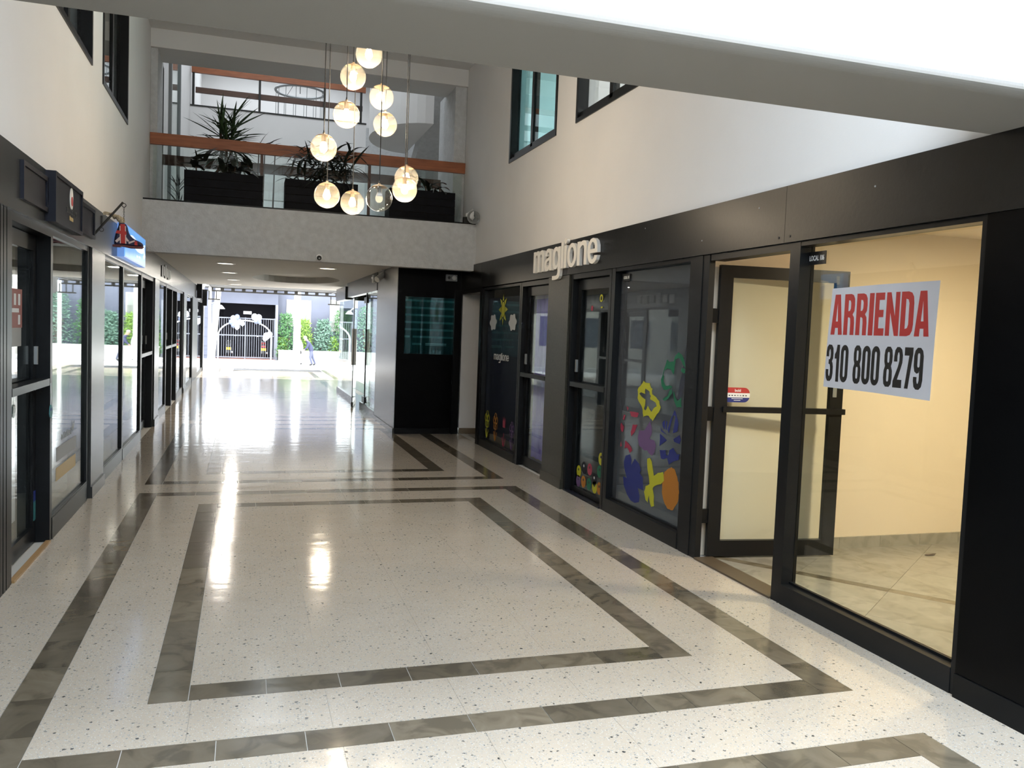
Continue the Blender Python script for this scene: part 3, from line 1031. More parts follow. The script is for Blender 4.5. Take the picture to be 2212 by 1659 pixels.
# ---- left side
lp = empty('wall_left_panel', (XL, 1, 0), 'black cladding panel at the near end beside the poster door', 'wall', None, 'structure')
for a, b in ((-6, -2), (-2, 2), (2, 5.12)):
    MB().box(XL - .14, XL + .005, a + .001, b - .001, 0, 2.129).build('panel', 'black_panel', lp)
for a, b in ((5.135, 5.185), (5.2, 5.25), (5.265, 5.335)):
    MB().box(XL - .12, XL + .004, a, b, 0, 2.118).build('stile', 'black_metal', lp)
d_post = shop_door('L', 5.34, 6.42, 2.118, 'glazed dark door carrying a red poster and a pale lower pane', recess=.085, rail_z=1.095)
w_l1 = shop_window('L', 6.42, 7.83, 0, 2.118, 'reflecting shop window with grey and gold stripes low on the glass', sill=.15, st0=.02, st1=.06, recess=.02)
pillar('pillar_left', 'L', 7.86, 8.53, 'steel_paint', 'dark painted pillar below the hanging boot')
w_l2 = shop_window('L', 8.55, 9.93, 0, 2.118, 'tall reflecting shop window under the boot side of the blue sign', sill=.13, st0=.02, st1=.035, recess=.02)
w_l3 = shop_window('L', 9.93, 11.62, 0, 2.118, 'tall reflecting shop window under the blue lightbox sign', sill=.12, st0=.03, st1=.06, recess=.02)
d_l2 = shop_door('L', 11.64, 13.02, 2.118, 'dark recessed shop door just past the blue lightbox sign', recess=.09)
pillar('pillar_left', 'L', 13.06, 13.70, 'steel_paint', 'second dark painted pillar, just past the blue lightbox sign')
w_l4 = shop_window('L', 13.72, 15.1, 0, 2.118, 'reflecting shop window below the faded grey lettering', sill=.12, recess=.02)
d_l3 = shop_door('L', 15.12, 16.3, 2.118, 'narrow dark shop door, nearer one of the far pair', recess=.09)
d_l4 = shop_door('L', 16.32, 17.4, 2.118, 'narrow dark shop door, farther one of the far pair', recess=.09)
w_l5 = shop_window('L', 17.42, 19.0, 0, 2.118, 'reflecting shop window just past the far pair of dark doors', sill=.12, recess=.02)
pillar('pillar_left', 'L', 19.05, 19.9, 'steel_paint', 'third dark painted pillar, far down the passage')
w_l6 = shop_window('L', 19.95, 22.3, 0, 2.118, 'reflecting shop window where the passage roof ends', sill=.12, recess=.02)
struct('pillar_far', MB().box(XL - .14, XL + .01, 22.3, 24.6, 0, 2.118), 'black_metal', 'wide black panel at the end of the shop row', 'pillar')
w_l7 = shop_window('L', 24.65, 27.6, 0, 2.118, 'last reflecting shop window beside the street', sill=.1, recess=.02)
struct('pillar_last', MB().box(XL - .14, XL + .02, 27.62, 27.85, 0, 2.118), 'black_metal', 'last thin black post beside the street', 'pillar')
struct('wall_left_street', MB().box(-4.6, XL - .01, 28.6, 28.75, 0, 3.0), 'concrete', 'pale wall end facing the street', 'wall')
MB().box(XL - .02, XL + .012, 5.40, 6.36, 0.0, .014).build('threshold_strip', 'brass_strip', d_post)

# ---- kiosk on the right beyond the balcony
kx = 2.10
gt = empty('door_%d' % (ND[0] + 1), (2.57, 12.24, 0), 'black boarded end of the kiosk with a teal striped window', 'door', None, 'structure')
ND[0] += 1
mb = MB()
mb.poly([[(kx, 0), (3.045, 0), (3.045, 2.465), (kx, 2.465)], [(2.215, 1.18), (2.99, 1.18), (2.99, 2.012), (2.215, 2.012)]], (0, 12.30, 0), (1, 0, 0), (0, 0, 1), (0, -1, 0), .06)
mb.build('panel', 'black_panel', gt)
MB().box(2.215, 2.99, 12.262, 12.268, 1.18, 2.012).build('pane', 'pane_teal', gt)
MB().box(2.215, 2.99, 12.275, 12.29, 1.18, 2.012).build('film', 'teal_film', gt)
for i in range(7):
    z = 1.945 - i * .106
    if i < 5:
        MB().box(2.22, 2.985, 12.269, 12.274, z, z + .030).build('stripe', 'teal_stripe', gt)
    elif i == 5:
        MB().box(2.22, 2.30, 12.269, 12.274, z, z + .030).build('stripe', 'teal_stripe', gt)
        MB().box(2.345, 2.985, 12.269, 12.274, z, z + .030).build('stripe', 'teal_stripe', gt)
    else:
        MB().box(2.34, 2.475, 12.269, 12.274, z, z + .030).build('stripe', 'teal_stripe', gt)
        MB().box(2.535, 2.85, 12.269, 12.274, z + .018, z + .030).build('stripe', 'vinyl_white', gt)
        MB().box(2.535, 2.85, 12.269, 12.274, z, z + .008).build('stripe', 'vinyl_white', gt)
MB().box(kx, 2.93, 12.225, 12.25, 0, .085).build('plinth', 'black_metal', gt)
MB().box(2.945, 3.05, 12.20, 12.25, 0, 2.14).build('stile', 'black_metal', gt)

ks = empty('wall_kiosk', (kx, 14, 0), 'brushed grey flank of the glass kiosk under the balcony', 'wall', None, 'structure')
MB().box(kx, kx + .10, 12.3, 14.25, .07, 2.465).build('flank_panel', 'steel_paint', ks)
MB().box(kx - .012, kx + .10, 12.3, 14.25, 0, .07).build('plinth', 'steel_paint', ks)
MB().box(kx - .01, kx + .10, 14.25, 16.4, 2.16, 2.465).build('fascia_panel', 'steel_paint', ks)
MB().box(kx - .01, kx + .10, 16.4, 18.6, 2.16, 2.465).build('fascia_panel', 'steel_paint', ks)
MB().box(kx - .05, kx + .10, 18.6, 20.5, 2.12, 2.40).build('fascia_panel', 'steel_paint', ks)
MB().box(kx + .1, 7.0, 20.4, 20.5, 2.16, 2.5).build('fascia_panel', 'steel_paint', ks)
kw = empty('window_%d' % (NW[0] + 1), (kx, 15, 0), 'frameless glass front of the kiosk with black patch fittings', 'window', None, 'structure')
NW[0] += 1
MB().box(kx + .03, kx + .042, 14.27, 15.72, .12, 2.16).build('pane', 'pane', kw)
MB().box(kx, kx + .07, 14.27, 16.2, 0, .12).build('sill_rail', 'steel_paint', kw)
MB().box(kx + .02, kx + .05, 15.70, 15.73, .12, 2.16).build('post', 'black_metal', kw)
for z in (.14, 1.98):
    MB().box(kx + .01, kx + .07, 15.6, 15.95, z, z + .11).build('patch_fitting', 'black_metal', kw)
MB().box(kx + .03, kx + .042, 17.3, 20.4, .10, 2.12).build('pane', 'pane', kw)
MB().box(kx, kx + .07, 17.3, 20.4, 0, .10).build('sill_rail', 'steel_paint', kw)
MB().box(kx + .04, 6.8, 20.42, 20.432, .0, 2.16).build('pane', 'pane', kw)
ND[0] += 1
kd = empty('door_%d' % ND[0], (kx, 16.3, 0), 'clear glass kiosk door standing ajar with dark edge', 'door', None, 'structure')
a, b = Vector((kx + .05, 17.25, 0)), Vector((kx - .13, 16.25, 0))
def dslab(mb, t0, t1, z0, z1, w):
    p, q = a.lerp(b, t0), a.lerp(b, t1)
    n = (b - a).normalized().cross(Vector((0, 0, 1))) * w / 2
    return mb.add([(*(p - n).xy, z0), (*(q - n).xy, z0), (*(q + n).xy, z0), (*(p + n).xy, z0), (*(p - n).xy, z1), (*(q - n).xy, z1), (*(q + n).xy, z1), (*(p + n).xy, z1)],
                  [(3, 2, 1, 0), (4, 5, 6, 7), (0, 1, 5, 4), (1, 2, 6, 5), (2, 3, 7, 6), (3, 0, 4, 7)])
dslab(MB(), 0, .985, .10, 2.1, .012).build('pane', 'pane', kd)
dslab(MB(), 0, 1, .01, .10, .04).build('bottom_rail', 'steel_paint', kd)
dslab(MB(), .985, 1, .10, 2.1, .016).build('edge_strip', 'black_metal', kd)
dslab(MB(), .80, .83, .8, 1.5, .09).build('handle', 'white_metal', kd)
struct('wall_kiosk_back', MB().box(5.0, 5.1, 12.4, 20.4, 0, 2.5), 'shop_grey', 'grey back wall inside the glass kiosk', 'wall')

# ---- empty shop 106
struct('wall_shop_cream', MB().box(XR + .046, 6.3, 5.30, 5.42, 0, 2.5).box(6.2, 6.3, 1.2, 5.3, 0, 2.5).box(XR + .14, 6.2, 1.2, 1.3, 0, 2.5), 'cream_wall', 'warm cream painted walls inside the empty shop', 'wall')
struct('ceiling_shop', MB().box(XR + .1, 6.3, 1.2, 5.4, 2.42, 2.48), 'cream_wall', 'cream ceiling of the empty shop', 'ceiling')
bs = empty('baseboard_shop', (4.6, 5.29, 0), 'grey marble base running along the cream wall', 'baseboard', None, 'structure')
xx = XR + .14
for i in range(8):
    MB().box(xx + .001, xx + .379, 5.285, 5.30, 0, .088).build('base_tile', 'shop_marble', bs)
    xx += .38
MB().box(6.185, 6.2, 1.3, 5.285, 0, .088).build('base_tile', 'shop_marble', bs)
sf = empty('floor_shop', (4.6, 3.4, 0), 'pale marble floor laid diagonally with a brown strip', 'floor', None, 'structure')
MB().box(XR + .10, 6.3, 1.2, 5.42, -.05, -.004).build('bed', 'grout', sf)


def clip_poly(poly, x0, x1, y0, y1):
    for axis, lim, sg in ((0, x0, 1), (0, x1, -1), (1, y0, 1), (1, y1, -1)):
        out = []
        for i in range(len(poly)):
            p, q = poly[i], poly[(i + 1) % len(poly)]
            ip, iq = sg * (p[axis] - lim) >= 0, sg * (q[axis] - lim) >= 0
            if ip: out.append(p)
            if ip != iq:
                t = (lim - p[axis]) / (q[axis] - p[axis])
                out.append((p[0] + (q[0] - p[0]) * t, p[1] + (q[1] - p[1]) * t))
        poly = out
        if len(poly) < 3: return None
    return poly


e1 = Vector((0.605, -0.796))      # along the brown strip
e2 = Vector((0.796, 0.605))
org = Vector((3.21, 5.21))
TS, SW = .58, .085
for i in range(-6, 9):
    for j in range(-7, 8):
        off = SW if j >= 0 else 0
        q = [(i * TS, j * TS + off), ((i + 1) * TS, j * TS + off), ((i + 1) * TS, (j + 1) * TS + off), (i * TS, (j + 1) * TS + off)]
        if j >= 0:
            pass
        c = Vector((sum(p[0] for p in q) / 4, sum(p[1] for p in q) / 4))
        q = [c + (Vector(p) - c) * .996 for p in q]
        P = [tuple(org + e1 * p.x + e2 * p.y) for p in q]
        P = clip_poly(P, XR + .14, 6.19, 1.31, 5.29)
        if P: MB().poly([P], (0, 0, -.02), (1, 0, 0), (0, 1, 0), (0, 0, 1), .02).build('marble_tile', 'shop_marble', sf)
for i in range(-6, 9):
    q = [(i * TS, 0.002), ((i + .997) * TS, 0.002), ((i + .997) * TS, SW - .002), (i * TS, SW - .002)]
    P = [tuple(org + e1 * p[0] + e2 * p[1]) for p in q]
    P = clip_poly(P, XR + .14, 6.19, 1.31, 5.29)
    if P: MB().poly([P], (0, 0, -.02), (1, 0, 0), (0, 1, 0), (0, 0, 1), .02).build('strip_tile', 'strip_marble', sf)
lam = empty('ceiling_lamp', (4.75, 3.5, 2.42), 'round warm ceiling lamp inside the empty cream shop', 'lamp')
MB().lathe([(0, 2.38), (.15, 2.38), (.17, 2.395), (.17, 2.42), (0, 2.42)], (4.75, 3.5, 0), 28).build('trim_ring', 'white_plastic', lam)
MB().lathe([(0, 2.372), (.14, 2.372), (.14, 2.379), (0, 2.379)], (4.75, 3.5, 0), 28).build('diffuser', 'downlight_warm', lam)
ld = bpy.data.lights.new('lamp_light', 'AREA')
ld.shape = 'DISK'
ld.size = .28
ld.energy = 92
ld.color = (1.0, 0.83, 0.56)
lo = bpy.data.objects.new('lamp_light', ld)
COL.objects.link(lo)
lo.parent = lam
lo.location = (0, 0, -.055)
leaf = empty('fallen_leaf', (4.93, 5.0, .004), 'small dark scrap lying on the marble floor by the cream wall', 'scrap')
MB().poly([[(-.05, 0), (-.02, .018), (.03, .014), (.05, .002), (.02, -.014), (-.03, -.012)]], (4.93, 5.0, .002), (1, 0, 0), (0, 1, 0), (0, 0, 1), .004).build('blade', 'bark', leaf)
MB().tube([(4.93, 5.0, .007), (4.97, 5.003, .012), (4.995, 5.01, .008)], .0015, 5).build('stalk', 'bark', leaf)

# rent notice taped inside the glass
u, v, n = axes('R')
rent = empty('rent_notice', (XR + .07, 3.64, 1.31), 'white paper notice with red and black lettering and phone number', 'notice')
po = Vector((XR + .0745, 4.03, 1.31))
MB().poly([[(0, 0.0), (.40, -.003), (.785, -.012), (.79, .30), (.80, .562), (.42, .560), (.03, .552), (.012, .28)]], po, u, v, n, .0012).build('sheet', 'paper_white', rent)
mb = MB()
poster_word(mb, 'ARRIENDA', po + Vector((0, -.035, .295)) + Vector(n) * .0013, u, v, n, .0006, .222, {'*': .086, 'I': .034, 'A': .094, 'N': .092, 'E': .070}, .0105)
mb.build('lettering', 'print_red', rent)
mb = MB()
wid = {'*': .061, '1': .044, '7': .058}
for wd, xo in (('310', .012), ('800', .235), ('8279', .465)):
    poster_word(mb, wd, po + Vector((0, -xo, .035)) + Vector(n) * .0013, u, v, n, .0006, .205, wid, .008)
mb.build('numerals', 'print_black', rent)


def door_tag(yc, z, w, h, txt, label, x=XR - .003):
    t = empty('number_tag', (x, yc, z), label, 'tag')
    MB().box(x, x + .006, yc - w / 2, yc + w / 2, z, z + h).build('plate', 'print_black', t)
    text_mesh('lettering', txt, 'print_white', t, (x - .0002, yc + w * .42, z + h * .3), u, v, n, width=w * .84, height=h * .42, depth=.0006, bold=.03)
    return t


door_tag(4.145, 2.005, .155, .075, 'LOCAL 106', 'small black number tag on the rent notice window', XR + .066)
door_tag(6.66, 2.025, .13, .06, 'LOCAL 105', 'small black number tag beside the fruit sticker door', XR + .05)
wt = empty('number_tag', (XR + .05, 9.56, 2.02), 'small pale tag high on the navy window', 'tag')
MB().box(XR + .05, XR + .056, 9.52, 9.60, 2.02, 2.055).build('plate', 'print_white', wt)
MB().box(XR + .0495, XR + .05, 9.53, 9.59, 2.032, 2.043).build('print_line', 'print_grey', wt)

# cream raised shop name
u, v, n = axes('R')
nm = empty('shop_sign', (XR - .02, 7.96, 2.10), 'large raised cream lowercase shop name on the black fascia', 'sign')
mb = MB()
name_word(mb, (XR - .022, 8.85, 2.205), u, v, n, 1.77, .226, .032)
mb.build('lettering', 'letter_cream', nm)

# ---- decals on the flower window
decs = []


def blob_loop(cx, cyy, rx, ry, n=26, jag=.12, lobes=0, ld=.2, ph=0, seed=0):
    rnd = random.Random(seed)
    out = []
    for i in range(n):
        a = 2 * math.pi * i / n
        k = 1 + rnd.uniform(-jag, jag) + (ld * math.cos(lobes * a + ph) if lobes else 0)
        out.append((cx + rx * k * math.cos(a), cyy + ry * k * math.sin(a)))
    return out


def decal(parent, name, loops_list, mat, d, depth=.0006, side='R', label=None):
    """loops given as (y, z) world pairs on the shopfront plane d metres behind its face"""
    u_, v_, n_ = axes(side)
    mb = MB()
    s = -1 if side == 'R' else 1
    for loops in loops_list:
        mb.poly([[(s * p[0], p[1]) for p in L] for L in loops], (wx(side, d), 0, 0), u_, v_, n_, depth)
    return mb.build(name, mat, parent, label=label)


D1 = .0595
def leafshape(cx, cz, ang, L, W, seed):
    rnd = random.Random(seed)
    ca, sa = math.cos(ang), math.sin(ang)
    out = []
    for i in range(20):
        t = 2 * math.pi * i / 20
        x, y = L / 2 * (1 + math.cos(t)), W / 2 * math.sin(t) * (1 + .25 * math.cos(t))
        k = 1 + rnd.uniform(-.08, .08)
        out.append((cx + (x * ca - y * sa) * k, cz + (x * sa + y * ca) * k))
    return out


def jag_ring(cy_, cz, rx, rz, seed, inner=.55, lobes=5):
    return [blob_loop(cy_, cz, rx, rz, 40, .10, lobes, .10, seed, seed), blob_loop(cy_, cz, rx * inner, rz * inner, 30, .16, lobes, .30, seed + 1.2, seed + 9)]




def trace(parent, pieces, box, ys, zs, mat, label, d=D1, jag=0.0):
    """pieces drawn on a paper grid 'box' (x0, x1, ytop, ybottom), laid on the glass between ys and zs"""
    x0, x1, t, b_ = box
    rnd = random.Random(x0)
    mb = MB()
    u_, v_, n_ = axes('R')
    for i, pc in enumerate(pieces):
        loops = []
        for L in pc:
            L2 = []
            for q in range(len(L)):
                L2.append(L[q])
                if jag:
                    p, r_ = L[q], L[(q + 1) % len(L)]
                    L2.append(((p[0] + r_[0]) / 2 + rnd.uniform(-jag, jag), (p[1] + r_[1]) / 2 + rnd.uniform(-jag, jag)))
            loops.append([(-(ys[0] + (ys[1] - ys[0]) * (p[0] - x0) / (x1 - x0)), zs[0] + (zs[1] - zs[0]) * (p[1] - t) / (b_ - t)) for p in L2])
        mb.poly(loops, (wx('R', d - .0004 * i), 0, 0), u_, v_, n_, .0005)
    return mb.build('flower_decal', mat, parent, label=label)


trace(w_flow, [[[(680, 165), (710, 185), (735, 240), (745, 300), (720, 270), (700, 230), (680, 215), (655, 230), (650, 300), (645, 370), (620, 325), (585, 320), (555, 345), (550, 380), (560, 395), (555, 440), (575, 480), (615, 470), (640, 480), (600, 510), (560, 520), (540, 490), (530, 430), (550, 350), (570, 280), (580, 240), (605, 260), (640, 250), (650, 200)]],
               [[(635, 490), (640, 540), (610, 590), (575, 620), (555, 610), (600, 570), (615, 520)]], [[(650, 530), (660, 600), (690, 660), (730, 650), (725, 560), (690, 600), (670, 570), (655, 520)]], [[(715, 300), (745, 310), (740, 350), (710, 330)]]],
      (535, 745, 165, 665), (5.954, 5.586), (1.447, 1.025), 'vinyl_green', 'green brushed flower outline', jag=4)
trace(w_flow, [[[(750, 0), (765, 0), (755, 250), (735, 350), (745, 400), (735, 520), (710, 600), (680, 595), (700, 430), (720, 330)]]], (680, 765, 0, 600), (5.69, 5.55), (1.59, 1.09), 'vinyl_navy', 'dark blue brush stroke', D1 + .001)
trace(w_flow, [[[(370, 430), (385, 445), (430, 445), (440, 480), (455, 490), (455, 540), (490, 560), (520, 590), (535, 640), (520, 690), (490, 740), (470, 780), (445, 760), (430, 740), (400, 750), (385, 765), (375, 700), (350, 650), (320, 600), (320, 540), (325, 500), (350, 470)],
                [(390, 500), (430, 520), (445, 560), (440, 590), (490, 610), (500, 640), (470, 670), (455, 700), (420, 650), (400, 700), (385, 690), (395, 600), (335, 555), (350, 540), (390, 550)]]],
      (315, 535, 430, 785), (6.368, 5.944), (1.195, .879), 'vinyl_yellow', 'yellow brushed flower ring', jag=5)
trace(w_flow, [[[(645, 680), (665, 730), (685, 800), (680, 860), (640, 890), (650, 800), (655, 735), (635, 730), (620, 800), (605, 900), (590, 870), (610, 780)]], [[(540, 820), (560, 790), (565, 880), (545, 850)]], [[(572, 790), (586, 800), (584, 880), (573, 860)]], [[(525, 860), (545, 890), (590, 920), (530, 900)]],
               [[(525, 925), (590, 970), (525, 1040)]], [[(650, 940), (700, 890), (715, 930), (705, 970), (655, 960)]], [[(530, 1075), (585, 1060), (590, 1105), (610, 1105), (620, 1050), (650, 1020), (690, 1070), (710, 1060), (705, 1110), (660, 1140), (620, 1185), (600, 1130), (570, 1150), (545, 1150)]]],
      (520, 715, 680, 1180), (5.938, 5.594), (1.007, .585), 'vinyl_blue', 'dark blue starburst flower', jag=3)
trace(w_flow, [[[(245, 700), (325, 695), (315, 735), (260, 740)]], [[(215, 660), (235, 670), (225, 700)]], [[(195, 740), (210, 745), (200, 790), (185, 785)]], [[(175, 820), (200, 850), (195, 900), (180, 900), (170, 860)]], [[(280, 810), (320, 800), (300, 870), (270, 920), (265, 880)]], [[(220, 970), (260, 1000), (285, 1040), (265, 1070), (240, 1030), (215, 1050)]], [[(180, 990), (190, 1030), (175, 1040)]]],
      (175, 325, 660, 1070), (6.648, 6.325), (.956, .57), 'vinyl_pink', 'pink broken brushed ring', jag=4)
trace(w_flow, [[[(430, 780), (445, 830), (450, 890), (430, 940), (475, 945), (490, 985), (480, 1050), (460, 1085), (430, 1070), (415, 1050), (390, 1060), (340, 1030), (325, 960), (335, 890), (380, 880), (410, 820)]]], (325, 490, 780, 1085), (6.319, 5.992), (.879, .607), 'vinyl_purple', 'dull purple clover shape')
trace(w_flow, [[[(245, 1095), (262, 1140), (260, 1190), (290, 1120), (330, 1150), (350, 1200), (340, 1230), (370, 1260), (378, 1370), (330, 1370), (350, 1440), (345, 1490), (310, 1515), (270, 1510), (235, 1470), (200, 1400), (190, 1320), (225, 1320), (195, 1230), (190, 1180), (205, 1120)]]], (190, 375, 1095, 1515), (6.565, 6.182), (.558, .17), 'vinyl_blue', 'solid dark blue flower')
trace(w_flow, [[[(420, 1130), (440, 1160), (465, 1280), (500, 1240), (545, 1215), (555, 1290), (530, 1330), (475, 1370), (460, 1400), (475, 1460), (480, 1550), (455, 1570), (440, 1530), (430, 1470), (420, 1545), (400, 1530), (383, 1460), (395, 1400), (430, 1370), (420, 1300), (400, 1200), (398, 1145)]]], (385, 550, 1130, 1570), (6.153, 5.839), (.585, .199), 'vinyl_yellow', 'yellow three-petal shape', D1 - .001, jag=4)
decal(w_flow, 'flower_decal', [[blob_loop(5.723, .402, .134, .165, 44, .05, 0, 0, 0, 71)]], 'vinyl_orange', D1, label='solid orange brushed oval')
# fruit stickers on the neighbouring door
fr = [(7.60, .22, 'vinyl_yellow'), (7.474, .275, 'navy_panel'), (7.332, .282, 'vinyl_pink'), (7.472, .140, 'vinyl_orange'), (7.335, .140, 'vinyl_green'), (7.212, .205, 'navy_panel'), (7.20, .135, 'vinyl_yellow'), (7.60, .125, 'vinyl_purple'), (7.08, .42, 'vinyl_yellow'), (7.09, .145, 'vinyl_orange'), (7.10, .30, 'vinyl_green')]
D2 = .06 + .0135
for i, (yy, zz, m) in enumerate(fr):
    f = decal(d_105, 'fruit_sticker', [[rr(yy - .055, yy + .055, zz - .058, zz + .058, .054, 5)]], m, D2)
    decal(f, 'spot', [[rr(yy - .012, yy + .018, zz + .005, zz + .03, .011, 3)]], 'print_black' if m != 'navy_panel' else 'vinyl_white', D2 - .0008)
decal(d_105, 'flower_sticker', [[rr(7.20, 7.27, 1.86, 1.93, .03, 4), rr(7.215, 7.255, 1.875, 1.915, .018, 4)], [[(7.2, 1.82), (7.24, 1.815), (7.24, 1.80), (7.2, 1.805)]]], 'vinyl_yellow', D2)
decal(d_105, 'flower_sticker', [[rr(7.42, 7.47, 1.78, 1.83, .02, 4)]], 'vinyl_pink', D2)
# purple curtain behind the second door, slightly folded
mb = MB()
ys = [8.50 + i * .0125 for i in range(70)]
pts = [(XR + .20 + .03 * math.sin(i * .95) + .012 * math.sin(i * 2.3), y) for i, y in enumerate(ys)]
for i, (x, y) in enumerate(pts):
    mb.v += [(x, y, .10), (x, y, 2.02)]
for i in range(len(pts) - 1):
    mb.face([2 * i, 2 * i + 2, 2 * i + 3, 2 * i + 1])
cu = empty('curtain', (XR + .2, 8.93, .1), 'purple folded curtain hanging behind the glazed door', 'curtain')
cm = mb.build('cloth', 'curtain_purple', cu)
so_ = cm.modifiers.new('thick', 'SOLIDIFY')
so_.thickness = .004
MB().cyl((XR + .2, 8.47, 2.03), (XR + .2, 9.38, 2.03), .012, n=10).build('rod', 'iron', cu)
# navy printed panel with sun, clouds, name and drawn flowers
MB().box(XR + .0665, XR + .068, 9.46, 11.01, .20, 1.99).build('navy_sheet', 'vinyl_navy', w_navy)
sy, sz = 10.312, 1.832
decal(w_navy, 'sun_drawing', [[blob_loop(sy, sz, .075, .10, 20, .02)]] + [[[(sy + .095 * math.cos(a - .32), sz + .12 * math.sin(a - .32)), (sy + .20 * math.cos(a), sz + .20 * math.sin(a)), (sy + .095 * math.cos(a + .32), sz + .12 * math.sin(a + .32))]] for a in [R(90 + 45 * i) for i in range(8)]], 'vinyl_yellow', .0602)
for yy in (10.74, 9.89):
    decal(w_navy, 'cloud_drawing', [[blob_loop(yy, 1.67, .15, .10, 60, .015, 6, .12, 0.6, int(yy * 10))]], 'vinyl_white', .0602)
mb = MB()
name_word(mb, (XR + .0597, 10.649, 1.185), u, v, n, .66, .075, .0008)
mb.build('lettering', 'vinyl_white', w_navy)


def outline(mb, pts, w, closed, d):
    x = XR + d
    mb.tube([(x, p[0], p[1]) for p in pts], w, 4, closed=closed)


for yy, zz, m, sc_ in ((10.86, .37, 'vinyl_yellow', 1.0), (10.47, .38, 'vinyl_orange', .95), (10.09, .35, 'vinyl_pink', .8), (9.76, .36, 'vinyl_purple', .85)):
    mb = MB()
    if m == 'vinyl_pink':
        decal(w_navy, 'tulip_drawing', [[[(yy - .05, zz), (yy - .06, zz + .13), (yy - .02, zz + .07), (yy, zz + .14), (yy + .03, zz + .07), (yy + .06, zz + .13), (yy + .05, zz)]]], m, .0602)
    else:
        for i in range(5):
            a = R(90 + 72 * i)
            outline(mb, [(yy + .06 * sc_ * math.cos(a) + .045 * sc_ * math.cos(t), zz + .07 * sc_ * math.sin(a) + .05 * sc_ * math.sin(t)) for t in [R(36 * q) for q in range(10)]], .0028, True, .060)
    outline(mb, [(yy, zz - .07), (yy + .01, zz - .16), (yy, zz - .25)], .0028, False, .060)
    for s in (-1, 1):
        outline(mb, [(yy, zz - .25), (yy + s * .07, zz - .13), (yy + s * .03, zz - .22), (yy, zz - .25)], .0026, False, .060)
    mb.build('flower_drawing', m if m != 'vinyl_yellow' else 'vinyl_yellow', w_navy)

# ---- left shop dressing
u, v, n = axes('L')
post = empty('poster', (XL - .095, 5.86, 1.36), 'faded red poster with pale panels taped inside the dark door', 'poster')
MB().box(XL - .099, XL - .0975, 5.72, 6.05, 1.46, 1.70).build('sheet', 'poster_red', post)
MB().box(XL - .099, XL - .0975, 5.72, 6.03, 1.345, 1.46).build('lower_sheet', 'print_grey', post)
for i in range(3):
    MB().box(XL - .0975, XL - .097, 5.75 + i * .1, 5.80 + i * .1, 1.60, 1.67).build('figure_panel', 'vinyl_white', post)
MB().box(XL - .0975, XL - .097, 5.79, 5.97, 1.555, 1.58).build('figure_panel', 'vinyl_white', post)
for i in range(2):
    MB().box(XL - .0975, XL - .097, 5.75 + i * .2, 5.80 + i * .2, 1.48, 1.54).build('figure_panel', 'vinyl_white', post)
pl = empty('paper_sheet', (XL - .095, 5.7, 0.2), 'tall pale paper sheet inside the lower door pane', 'paper')
MB().box(XL - .1085, XL - .107, 5.47, 5.93, .25, .93).build('sheet', 'paper_white', pl)
MB().box(XL - .1065, XL - .106, 5.42, 5.98, .93, 1.05).build('header', 'print_grey', pl)
MB().box(XL - .1055, XL - .105, 5.55, 5.92, .975, 1.0).build('title_bar', 'vinyl_white', pl)
stk2 = empty('sticker', (XL - .08, 6.2, .2), 'blue and teal sticker low on the dark door stile', 'sticker')
MB().box(XL - .0845, XL - .083, 6.31, 6.365, .29, .36).build('blue_part', 'vinyl_blue', stk2)
MB().box(XL - .0845, XL - .083, 6.31, 6.365, .16, .29).build('teal_part', 'vinyl_teal', stk2)
tg = empty('hanging_tag', (XL + .01, 6.33, .90), 'small teal tag dangling on a string from the door bar', 'tag')
MB().tube([(XL + .012, 6.33, 1.09), (XL + .014, 6.335, 1.0), (XL + .012, 6.33, .925)], .002, 5).build('string', 'print_white', tg)
MB().poly([smooth_loop([(-.045, 0), (-.02, .055), (.03, .05), (.05, .01), (.02, -.04), (-.03, -.03)], 1)], (XL + .01, 6.33, .89), (0, 1, 0), (0, 0, 1), (1, 0, 0), .006).build('card', 'vinyl_teal', tg)
MB().poly([[(-.03, 0), (.02, 0), (.02, .018), (-.03, .018)]], (XL + .0162, 6.33, .905), (0, 1, 0), (0, 0, 1), (1, 0, 0), .0006).build('print_block', 'vinyl_blue', tg)
# stripes and small name on the first reflecting window
decal(w_l1, 'grey_stripe', [[[(6.68, .50), (7.42, .50), (7.42, .60), (6.68, .60)]]], 'print_grey', .0195, side='L', label='grey vinyl stripe')
decal(w_l1, 'gold_stripe', [[[(6.67, .36), (7.40, .36), (7.40, .455), (6.67, .455)]]], 'print_gold', .0195, side='L', label='gold vinyl stripe')
for i in range(6):
    yy = 6.86 + i * .065
    decal(w_l1, 'letter_stroke', [[[(yy, .635), (yy + .035, .635), (yy + .035, .675 + .012 * (i % 2)), (yy, .675)], [(yy + .01, .645), (yy + .01, .665), (yy + .025, .665), (yy + .025, .645)]]], 'print_grey', .0195, side='L')
decal(w_l1, 'star_stroke', [[[(7.24, .64), (7.27, .69), (7.30, .64), (7.36, .73), (7.29, .69), (7.26, .74), (7.25, .69)]]], 'print_grey', .0195, side='L')

# dark sign boxes with emblem
def sign_box(y0, y1, z0, z1, proud, label):
    r = empty('fascia_sign', (XL + .02, (y0 + y1) / 2, z0), label, 'sign')
    MB().box(XL + .02, XL + .02 + proud, y0, y1, z0, z1).build('box', 'navy_panel', r)
    f = .028
    x0, x1 = XL + .02 + proud, XL + .02 + proud + .012
    for a, b, c, d in ((y0, y1, z1 - f, z1), (y0, y1, z0, z0 + f), (y0, y0 + f, z0 + f, z1 - f), (y1 - f, y1, z0 + f, z1 - f)):
        MB().box(x0, x1, a, b, c, d).build('moulding', 'navy_panel', r)
    return r, x0


